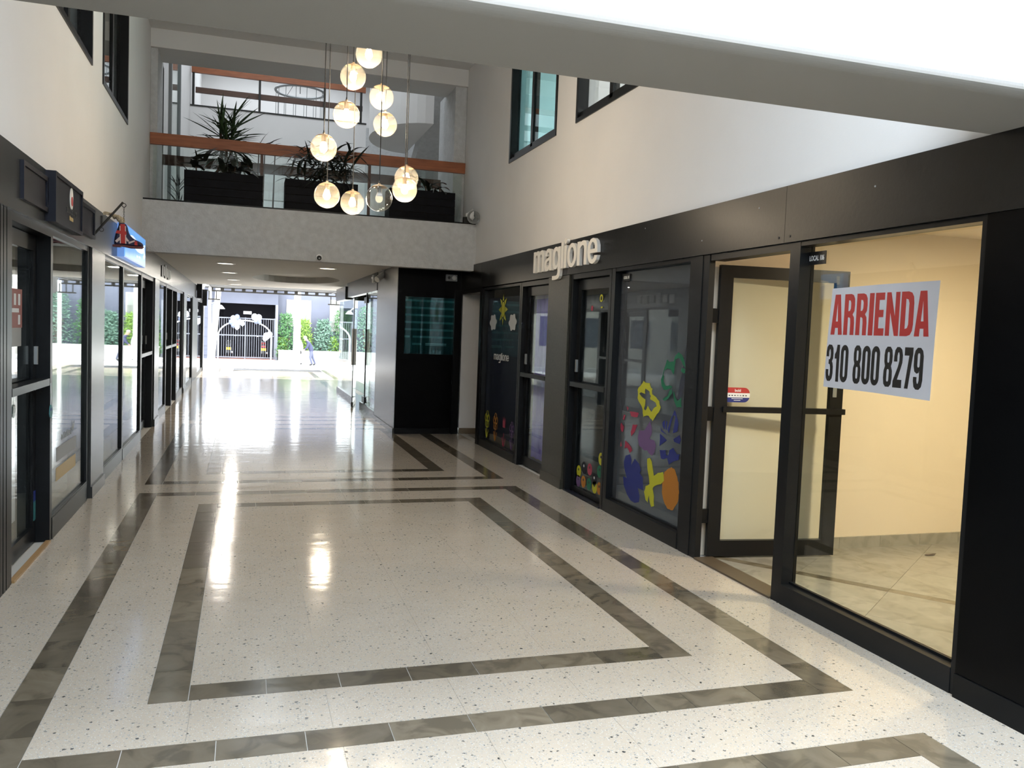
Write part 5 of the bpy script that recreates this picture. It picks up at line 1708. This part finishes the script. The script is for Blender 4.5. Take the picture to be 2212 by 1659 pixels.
for i, (x, y, z) in enumerate(PEND):
    dim = i == 8
    r = empty('pendant_lamp', (x, y, z), PLAB[i], 'pendant lamp', 'clear globe pendants of the hanging cluster')
    prof = []
    for q in range(0, 23):
        t = R(-90 + 155 * q / 22)
        prof.append((GR * math.cos(t), z + GR * math.sin(t)))
    inner = [(a_ * .975, z + (b_ - z) * .975) for a_, b_ in reversed(prof)]
    MB().lathe(prof, (x, y, 0), 32).build('globe', 'globe_clear' if dim else 'globe_glass', r, smooth=True)
    cap = [(GR * 1.02 * math.cos(R(t)), z + GR * 1.02 * math.sin(R(t))) for t in (52, 58, 64, 70, 76, 82, 86)]
    cap = [(cap[0][0] * .97, cap[0][1])] + cap + [(.012, cap[-1][1] + .01), (0, cap[-1][1] + .012)]
    MB().lathe(cap, (x, y, 0), 28).build('cap', 'cap_wood', r, smooth=True)
    MB().cyl((x, y, z + .045), (x, y, z + GR), .019, n=14).build('socket', 'cap_wood' if not dim else 'grey_plastic', r)
    MB().lathe([(0, z - .035), (.015, z - .033), (.027, z - .020), (.031, z - .002), (.028, z + .012)], (x, y, 0), 18).build('bulb', 'bulb_dim' if dim else 'bulb_lit', r, smooth=True)
    MB().lathe([(.028, z + .012), (.021, z + .032), (.016, z + .046)], (x, y, 0), 16).build('bulb_neck', 'bulb_neck' if dim else 'bulb_lit', r, smooth=True)
    MB().cyl((x, y, z + GR + .008), (x, y, z + GR + .035), .008, .005, n=8).build('strain_relief', 'cord_black', r)
    MB().cyl((x, y, z + GR + .03), (x, y, 5.36), .0042, n=6).build('cord', 'cord_black', r)
    ld = bpy.data.lights.new('bulb_light', 'POINT')
    ld.energy = 1.2 if dim else 9
    ld.color = (1.0, 0.83, 0.62)
    ld.shadow_soft_size = .03
    lo = bpy.data.objects.new('bulb_light', ld)
    COL.objects.link(lo)
    lo.parent = r
    lo.location = (0, 0, -.06)
cr_ = empty('ceiling_rose', (.97, 7.4, 5.36), 'ceiling plate that gathers the cords of the globe cluster', 'ceiling plate')
MB().lathe([(0, 5.33), (.5, 5.33), (.52, 5.345), (.52, 5.36), (0, 5.36)], (.97, 7.4, 0), 32).build('plate', 'white_plastic', cr_)

# ================================================================== STREET
struct('street', MB().box(-60, 70, 28.9, 47.2, -.9, -.66), 'asphalt', 'sunlit pale street beyond the passage', 'street')
struct('sidewalk', MB().box(-60, 70, 47.2, 60, -.9, -.50).box(-60, 70, 29.4, 32.5, -.9, -.55), 'concrete', 'bright pavement along the far side of the street', 'sidewalk')
struct('ground', MB().box(-60, 70, -40, 28.9, -.95, -.70), 'concrete', 'ground around the arcade', 'ground')
dm = empty('door_mat', (1.2, 28.6, 0), 'dark rubber mat lying across the passage mouth', 'mat')
MB().box(-.35, 2.45, 28.1, 29.2, .001, .012).build('mat_body', 'grey_plastic', dm)
for i in range(12):
    MB().box(-.33, 2.43, 28.14 + i * .088, 28.18 + i * .088, .012, .017).build('rib', 'bike_black', dm)
struct('curb_step', MB().box(-4.6, 7.2, 29.41, 30.2, -.7, -.22), 'concrete', 'step down from the passage to the street', 'curb')

# garage building
gb = empty('garage_building', (0, 49, -.5), 'dark slate building with a tall barred garage gate', 'building')
MB().box(-2.6, -1.72, 48.6, 52, -.5, 4.2).build('pier', 'facade_slate', gb)
MB().box(1.72, 6.8, 49.4, 52, -.5, 7).build('facade_wall', 'facade_slate', gb)
MB().box(-1.72, 1.72, 48.7, 49.2, 2.55, 3.5).build('gate_beam', 'facade_slate', gb)
MB().box(-2.4, 1.9, 47.6, 49.0, 3.35, 3.5).build('canopy', 'white_metal', gb)
MB().box(-1.6, 1.6, 52.2, 52.4, -.5, 4).build('garage_back', 'garage_dark', gb)
MB().box(-1.72, -1.6, 49, 52.2, -.5, 4).build('garage_side', 'garage_dark', gb)
MB().box(1.6, 1.72, 49, 52.2, -.5, 4).build('garage_side', 'garage_dark', gb)
MB().box(-1.72, 1.72, 48.9, 52.4, 3.5, 3.6).build('garage_roof', 'garage_dark', gb)
MB().box(-1.6, 1.6, 48.3, 52.2, -.5, -.47).build('garage_floor', 'garage_floor', gb)
MB().box(-.1, .32, 48.66, 48.7, 1.98, 2.14).build('number_plate', 'white_metal', gb)
for i in range(9):
    MB().box(-2.62, -1.7, 48.57, 48.6, -.3 + i * .5, -.08 + i * .5).build('slat', 'facade_slate', gb)
for x, z0, z1 in ((2.2, 1.4, 2.9), (3.0, 1.4, 2.9), (4.6, 1.2, 3.0)):
    w_ = MB().box(x, x + .55, 49.36, 49.4, z0, z1).build('window', 'facade_stone', gb)
    MB().box(x + .05, x + .5, 49.34, 49.36, z0 + .05, z1 - .05).build('pane', 'pane', w_)
gg = empty('garage_gate', (0, 48.6, -.5), 'grey barred double gate closing the dark garage', 'gate')
for z in (-.42, .78, 1.72):
    MB().box(-1.52, 1.52, 48.58, 48.64, z, z + .06).build('cross_rail', 'gate_iron', gg)
for x in (-1.56, -.02, 1.52):
    MB().box(x, x + .06, 48.56, 48.66, -.5, 1.8).build('gate_post', 'gate_iron', gg)
for i in range(25):
    x = -1.46 + i * .1215
    MB().box(x - .011, x + .011, 48.6, 48.622, -.42, 1.74).build('bar', 'gate_iron', gg)
for x in (-1.72, 1.58):
    MB().box(x, x + .14, 48.5, 48.7, -.5, 2.55).build('frame_post', 'gate_iron', gg)

# balloon arch
ba = empty('balloon_arch', (0, 48.3, -.5), 'white half-round arch frame standing in front of the barred gate', 'arch')
MB().tube([(-1.38, 48.3, -.48)] + [(1.38 * math.cos(R(180 - 9 * i)), 48.3, .78 + .85 * math.sin(R(9 * i))) for i in range(21)] + [(1.38, 48.3, -.48)], .035, 8).build('hoop', 'white_metal', ba)
for x in (-1.38, 1.38):
    MB().box(x - .12, x + .12, 48.2, 48.4, -.5, -.47).build('foot', 'white_metal', ba)
bl = [(-.62, 1.72, .15, 0, 'one of the balloons heaped on the arch'), (-.42, 1.80, .14, 1, 0), (-.72, 1.52, .14, 1, 0), (-.5, 1.5, .15, 0, 0), (-.28, 1.55, .13, 0, 0), (-.42, 1.28, .14, 0, 0), (-.14, 1.46, .12, 0, 0), (-.62, 1.36, .12, 1, 0),
      (.48, 1.84, .17, 0, 0), (.70, 1.82, .16, 0, 0), (.56, 1.62, .12, 1, 0), (.74, 1.58, .11, 1, 0), (1.12, .82, .18, 0, 0), (1.28, .92, .15, 0, 0), (1.05, .70, .14, 0, 0)]
BL = ['pale balloon upper left in the arch clump over the gate bars', 'grey-blue balloon topmost in the arch clump', 'grey-blue balloon at the outer edge of the arch clump', 'pale balloon in the middle of the arch clump',
      'pale balloon inner side of the arch clump, middle height', 'pale balloon lowest in the arch clump', 'small pale balloon nearest the arch crown', 'small grey-blue balloon low at the outer edge of the arch clump',
      'large pale balloon above the arch crown, nearer the clump', 'large pale balloon above the arch crown, farther from the clump', 'small grey-blue balloon under the large pale pair', 'smallest grey-blue balloon under the large pale pair, on the outside',
      'big white balloon low on the arch flank over the red motorcycle', 'white balloon outermost on the arch flank over the red motorcycle', 'white balloon lowest on the arch flank over the red motorcycle']
for i, (x, z, r_, m, _) in enumerate(bl):
    b_ = empty('balloon', (x, 48.2, z), BL[i], 'balloon', 'balloons on the arch frame')
    MB().sphere((x, 48.2, z), r_, 14, 9, (1, 1, 1.12)).build('skin', 'balloon_white' if m == 0 else 'balloon_blue', b_, smooth=True)
    MB().lathe([(.006, 0), (.022, -.03), (0, -.03)], (x, 48.2, z - r_ * 1.12), 8).build('knot', 'balloon_white', b_)


def motorcycle(x, y, label, accent):
    r = empty('motorcycle', (x, y, -.47), label, 'motorcycle')
    z = -.47
    for dy, nm_ in ((0, 'rear_wheel'), (1.25, 'front_wheel')):
        k = 20
        MB().tube([(x, y + dy + .24 * math.cos(2 * math.pi * i / k), z + .30 + .24 * math.sin(2 * math.pi * i / k)) for i in range(k)], .06, 8, closed=True).build(nm_, 'bike_black', r)
    MB().lathe([(0, -.05), (.08, -.05), (.08, .05), (0, .05)], (x, y, z + .30), 12, 'x').build('hub', 'white_metal', r)
    MB().box(x - .14, x + .14, y - .12, y + .55, z + .70, z + .80).build('seat', 'bike_black', r)
    MB().box(x - .13, x + .13, y + .5, y + .95, z + .62, z + .90).build('tank', accent, r)
    MB().box(x - .15, x + .15, y + .25, y + .85, z + .28, z + .58).build('engine', 'grey_plastic', r)
    MB().box(x - .12, x + .12, y - .22, y - .10, z + .64, z + .74).build('tail', accent, r)
    MB().box(x - .13, x + .13, y - .26, y - .245, z + .46, z + .60).build('licence_plate', 'plate_yellow', r)
    MB().tube([(x - .36, y + .86, z + 1.0), (x - .15, y + 1.0, z + .98), (x + .15, y + 1.0, z + .98), (x + .36, y + .86, z + 1.0)], .016, 6).build('handlebar', 'bike_black', r)
    for s in (-1, 1):
        MB().tube([(x + s * .28, y + .92, z + 1.0), (x + s * .32, y + .9, z + 1.2)], .008, 5).build('mirror_stalk', 'bike_black', r)
        MB().sphere((x + s * .33, y + .9, z + 1.24), .06, 10, 7, (1.1, .3, .8)).build('mirror', 'white_metal', r)
        MB().tube([(x + s * .06, y + 1.25, z + .30), (x + s * .07, y + 1.0, z + .95)], .022, 6).build('fork', 'white_metal', r)
    MB().tube([(x + .16, y + .6, z + .25), (x + .18, y - .2, z + .34)], .04, 8).build('exhaust', 'white_metal', r)
    return r


motorcycle(-.85, 49.4, 'parked motorcycle with a yellow plate at the near post of the gate', 'bike_black')
motorcycle(1.0, 49.2, 'parked red motorcycle behind the gate bars below the white balloons', 'bike_red')

# poles and pergola
pl1 = empty('utility_pole', (2.62, 46.2, -.66), 'thick white round pole in front of the hedge', 'pole')
MB().lathe([(.19, -.66), (.17, 3.0), (.16, 8)], (2.62, 46.2, 0), 18).build('shaft', 'white_metal', pl1)
MB().lathe([(0, -.60), (.30, -.60), (.30, -.66), (0, -.66)], (2.62, 46.2, 0), 18).build('base', 'concrete', pl1)
pl2 = empty('leaning_pole', (-1.55, 45.5, -.66), 'pale leaning timber pole at the street corner', 'pole')
MB().tube([(-1.62, 45.5, -.66), (-1.22, 45.5, 4.4)], [.16, .13], 12).build('shaft', 'facade_stone', pl2)
for z in (.4, 2.2):
    MB().tube([(-1.62 + .079 * (z + .66), 45.5, z), (-1.615 + .079 * (z + .66), 45.5, z + .05)], .175, 12).build('band', 'grey_plastic', pl2)
pg = empty('pergola', (1, 27, 2.7), 'dark steel ladder pergola over the passage mouth', 'pergola')
for x in (XL + .08, XR - .08):
    MB().bar((x, 22.86, 2.74), (x, 31.5, 2.74), .07, .09).build('rail', 'iron', pg)
for i in range(15):
    y = 23.3 + i * .58
    MB().bar((XL + .11, y, 2.74), (XR - .11, y, 2.74), .26, .05, (0, 0, 1)).build('rung', 'iron', pg)
for y, z in ((31.45, 2.72), (31.45, 2.60)):
    MB().bar((XL - .1, y, z), (XR + .3, y, z), .05, .05).build('end_rail', 'iron', pg)
for i in range(13):
    x = XL + .1 + i * .36
    MB().bar((x, 31.45, 2.62), (x, 31.45, 2.70), .05, .12).build('end_block', 'iron', pg)
for x in (-1.22, -.98, 2.95, 3.15, 3.35):
    MB().bar((x, 31.4, 2.30), (x, 31.4, 2.60), .035, .035).build('hanger', 'iron', pg)
for a_, b_ in ((-1.25, -.85), (2.85, 3.4)):
    MB().bar((a_, 31.4, 2.30), (b_, 31.4, 2.30), .045, .045).build('lower_rail', 'iron', pg)
for x in (XL + .06, XR + .3):
    MB().box(x - .05, x + .05, 31.4, 31.5, -.55, 2.7).build('post', 'white_metal', pg)
lampn = empty('street_lamp', (-1.0, 47.8, 2.2), 'white dome lamp on a curved arm beside the gate', 'lamp')
MB().tube([(-1.72, 48.5, 2.5), (-1.5, 48.1, 2.55), (-1.28, 47.8, 2.35)], .025, 6).build('arm', 'white_metal', lampn)
MB().lathe([(.05, 2.40), (.12, 2.33), (.22, 2.2), (.20, 2.2), (.10, 2.30), (0, 2.33)], (-1.26, 47.8, 0), 16).build('shade', 'white_metal', lampn)

# planter wall and shrubs
hw = empty('planter_wall', (4, 47.9, -.5), 'low bright white garden wall under the hedge', 'wall')
MB().box(1.75, 7.5, 47.7, 47.9, -.5, .05).build('block', 'concrete', hw)
MB().box(1.72, 7.5, 47.66, 47.94, .05, .10).build('coping', 'concrete', hw)


def shrub(x, y, z0, h, w, n, mat, label, ls=.16, seed=1):
    rnd = random.Random(seed)
    r = empty('shrub', (x, y, z0), label, 'shrub', 'shrubs behind the street wall')
    for q in range(4):
        a = rnd.uniform(0, 6.28)
        MB().tube([(x, y, z0), (x + .2 * w * math.cos(a), y + .2 * w * math.sin(a), z0 + h * .6)], [.04, .015], 6).build('stem', 'bark', r)
    mb = MB()
    for q in range(n):
        t = rnd.random() ** .8
        rad = w * .5 * (1 - .55 * t) * math.sqrt(rnd.random())
        a = rnd.uniform(0, 6.28)
        c = Vector((x + rad * math.cos(a), y + .7 * rad * math.sin(a), z0 + h * (.08 + .92 * t)))
        d = Vector((rnd.uniform(-1, 1), rnd.uniform(-1, 1), rnd.uniform(-.4, .9))).normalized()
        s = d.cross(Vector((rnd.uniform(-1, 1), rnd.uniform(-1, 1), rnd.uniform(-1, 1)))).normalized()
        L = ls * rnd.uniform(.6, 1.2)
        up_ = d.cross(s) * L * .12
        mb.add([c, c + d * L * .5 + s * L * .22 + up_, c + d * L, c + d * L * .5 - s * L * .22 + up_], [(0, 1, 2, 3)])
    mb.build('foliage', mat, r)
    return r


shrub(2.15, 48.62, -.5, 2.55, 1.3, 1200, 'hedge_leaf', 'leafy green shrub beside the gate post', seed=2)
shrub(3.15, 48.62, -.5, 2.25, 1.3, 1100, 'hedge_leaf_light', 'lighter green shrub just behind the white pole', seed=3)
shrub(4.2, 48.62, -.5, 2.30, 1.4, 1200, 'hedge_leaf_grey', 'grey-green oleander-like shrub past the white pole', .2, seed=4)
shrub(5.3, 48.62, -.5, 2.85, 1.6, 1200, 'hedge_leaf', 'taller green shrub behind the kiosk glass', seed=5)
shrub(4.75, 48.62, -.5, 1.30, .8, 500, 'hedge_leaf_light', 'low yellow-green shrub near the end of the white wall', seed=6)
shrub(6.6, 48.62, -.5, 3.15, 1.8, 1200, 'hedge_leaf_grey', 'large shrub at the far end of the white wall', seed=7)
shrub(2.0, 48.62, -.5, 1.25, .8, 400, 'hedge_leaf_light', 'low light green shrub at the foot of the gate post', seed=8)
bld = empty('pale_building', (5, 54, -.5), 'sunlit pale stone building behind the hedge', 'building')
MB().box(3.3, 7.4, 53.5, 60, -.5, 7).build('wall', 'facade_stone', bld)
for i in range(6):
    MB().box(3.28 + .4 * (i % 2), 5.4, 53.4, 53.5, .8 + i * .5, 1.2 + i * .5).build('stone_course', 'facade_stone', bld)
MB().box(5.3, 5.7, 53.3, 53.5, -.5, 4).build('pilaster', 'facade_slate', bld)
bl2 = empty('corner_building', (-8, 50, -.5), 'tall slate building at the street corner', 'building')
MB().box(-14, -2.7, 48.8, 56, -.5, 9).build('wall', 'facade_slate', bl2)
for i in range(4):
    w_ = MB().box(-6 - i * 2, -4.8 - i * 2, 48.75, 48.8, 1, 2.6).build('window', 'white_metal', bl2)
    MB().box(-5.95 - i * 2, -4.85 - i * 2, 48.72, 48.76, 1.06, 2.54).build('pane', 'pane', w_)
bl3 = empty('brick_house', (12, 50, -.5), 'low pale house across the street behind the kiosk glass', 'building')
MB().box(7.6, 30, 49, 58, -.5, 4.2).build('wall', 'facade_stone', bl3)
MB().box(7.6, 30, 48.6, 58, 4.2, 4.5).build('roof', 'facade_slate', bl3)
for i in range(4):
    w_ = MB().box(8.4 + i * 3, 9.9 + i * 3, 48.95, 49, .8, 2.6).build('window', 'facade_slate', bl3)
    MB().box(8.5 + i * 3, 9.8 + i * 3, 48.92, 48.96, .9, 2.5).build('pane', 'pane', w_)


# two passers-by, each one continuous body
def person(name_loc, label, joints, edges, radii, paint, mats, hair):
    me = bpy.data.meshes.new('body')
    me.from_pydata(joints, edges, [])
    o = bpy.data.objects.new('body_source', me)
    COL.objects.link(o)
    m = o.modifiers.new('skin', 'SKIN')
    for i, r_ in enumerate(radii):
        me.skin_vertices[0].data[i].radius = (r_, r_)
    me.skin_vertices[0].data[0].use_root = True
    s = o.modifiers.new('sub', 'SUBSURF')
    s.levels = s.render_levels = 2
    bpy.context.view_layer.update()
    em = bpy.data.meshes.new_from_object(o.evaluated_get(bpy.context.evaluated_depsgraph_get()))
    bpy.data.objects.remove(o)
    em.name = 'body'
    for q in mats:
        em.materials.append(MATS[q])
    for p in em.polygons:
        p.material_index = paint(p.center)
        p.use_smooth = True
    root = empty('person', name_loc, label, 'person')
    b = bpy.data.objects.new('body', em)
    COL.objects.link(b)
    b.parent = root
    h = MB()
    hair(h)
    h.build('hair', 'hair_grey', root, smooth=True, local=True)
    return root


# joints in local metres, facing -x; pelvis first
J = [(0, 0, .82), (-.05, 0, 1.02), (-.14, 0, 1.22), (-.20, 0, 1.30), (-.27, 0, 1.38), (-.33, 0, 1.48),
     (-.13, -.17, 1.22), (-.22, -.20, .98), (-.38, -.17, .84), (-.44, -.16, .80), (-.13, .17, 1.22), (-.20, .20, .98), (-.34, .17, .82), (-.40, .16, .78),
     (.02, -.09, .78), (-.04, -.10, .44), (.06, -.10, .08), (-.08, -.10, .03), (.02, .09, .78), (.10, .10, .44), (.24, .10, .10), (.12, .10, .03)]
ED = [(0, 1), (1, 2), (2, 3), (3, 4), (4, 5), (2, 6), (6, 7), (7, 8), (8, 9), (2, 10), (10, 11), (11, 12), (12, 13), (0, 14), (14, 15), (15, 16), (16, 17), (0, 18), (18, 19), (19, 20), (20, 21)]
RA = [.15, .15, .15, .065, .09, .10, .075, .058, .042, .035, .075, .058, .042, .035, .095, .07, .05, .045, .095, .07, .05, .045]


def paint_a(c):
    if c.z > 1.33 or (c.z < .87 and c.x < -.34): return 1
    if c.z < .10: return 3
    if c.z > .78: return 0
    return 2


def hair_a(h):
    h.sphere((-.325, 0, 1.50), .105, 14, 9, (1, .95, .9))


p1 = person((3.40, 46.6, -.66), 'stooping passer-by in a navy jacket walking past the hedge', J, ED, RA, paint_a, ['jacket_navy', 'skin', 'trouser_blue', 'shoe_dark'], hair_a)
p2 = person((2.92, 47.3, -.66), 'passer-by in white clothes beside the white pole', [(x * .45, y, z * 1.02) for x, y, z in J], ED, RA, paint_a, ['cloth_white', 'skin', 'cloth_white', 'shoe_dark'], lambda h: h.sphere((-.145, 0, 1.53), .105, 14, 9, (1, .95, .9)))
bag = empty('handbag', (2.8, 46.97, -.1), 'dark bag held low by the passer-by in white', 'bag')
MB().poly([smooth_loop([(-.13, 0), (.13, 0), (.11, .22), (-.11, .22)], 1)], (2.80, 47.02, -.08), (1, 0, 0), (0, 0, 1), (0, -1, 0), .10).build('pouch', 'bike_black', bag)
MB().tube([(2.72, 46.97, .13), (2.80, 46.97, .26), (2.88, 46.97, .13)], .012, 6).build('handle', 'bike_black', bag)
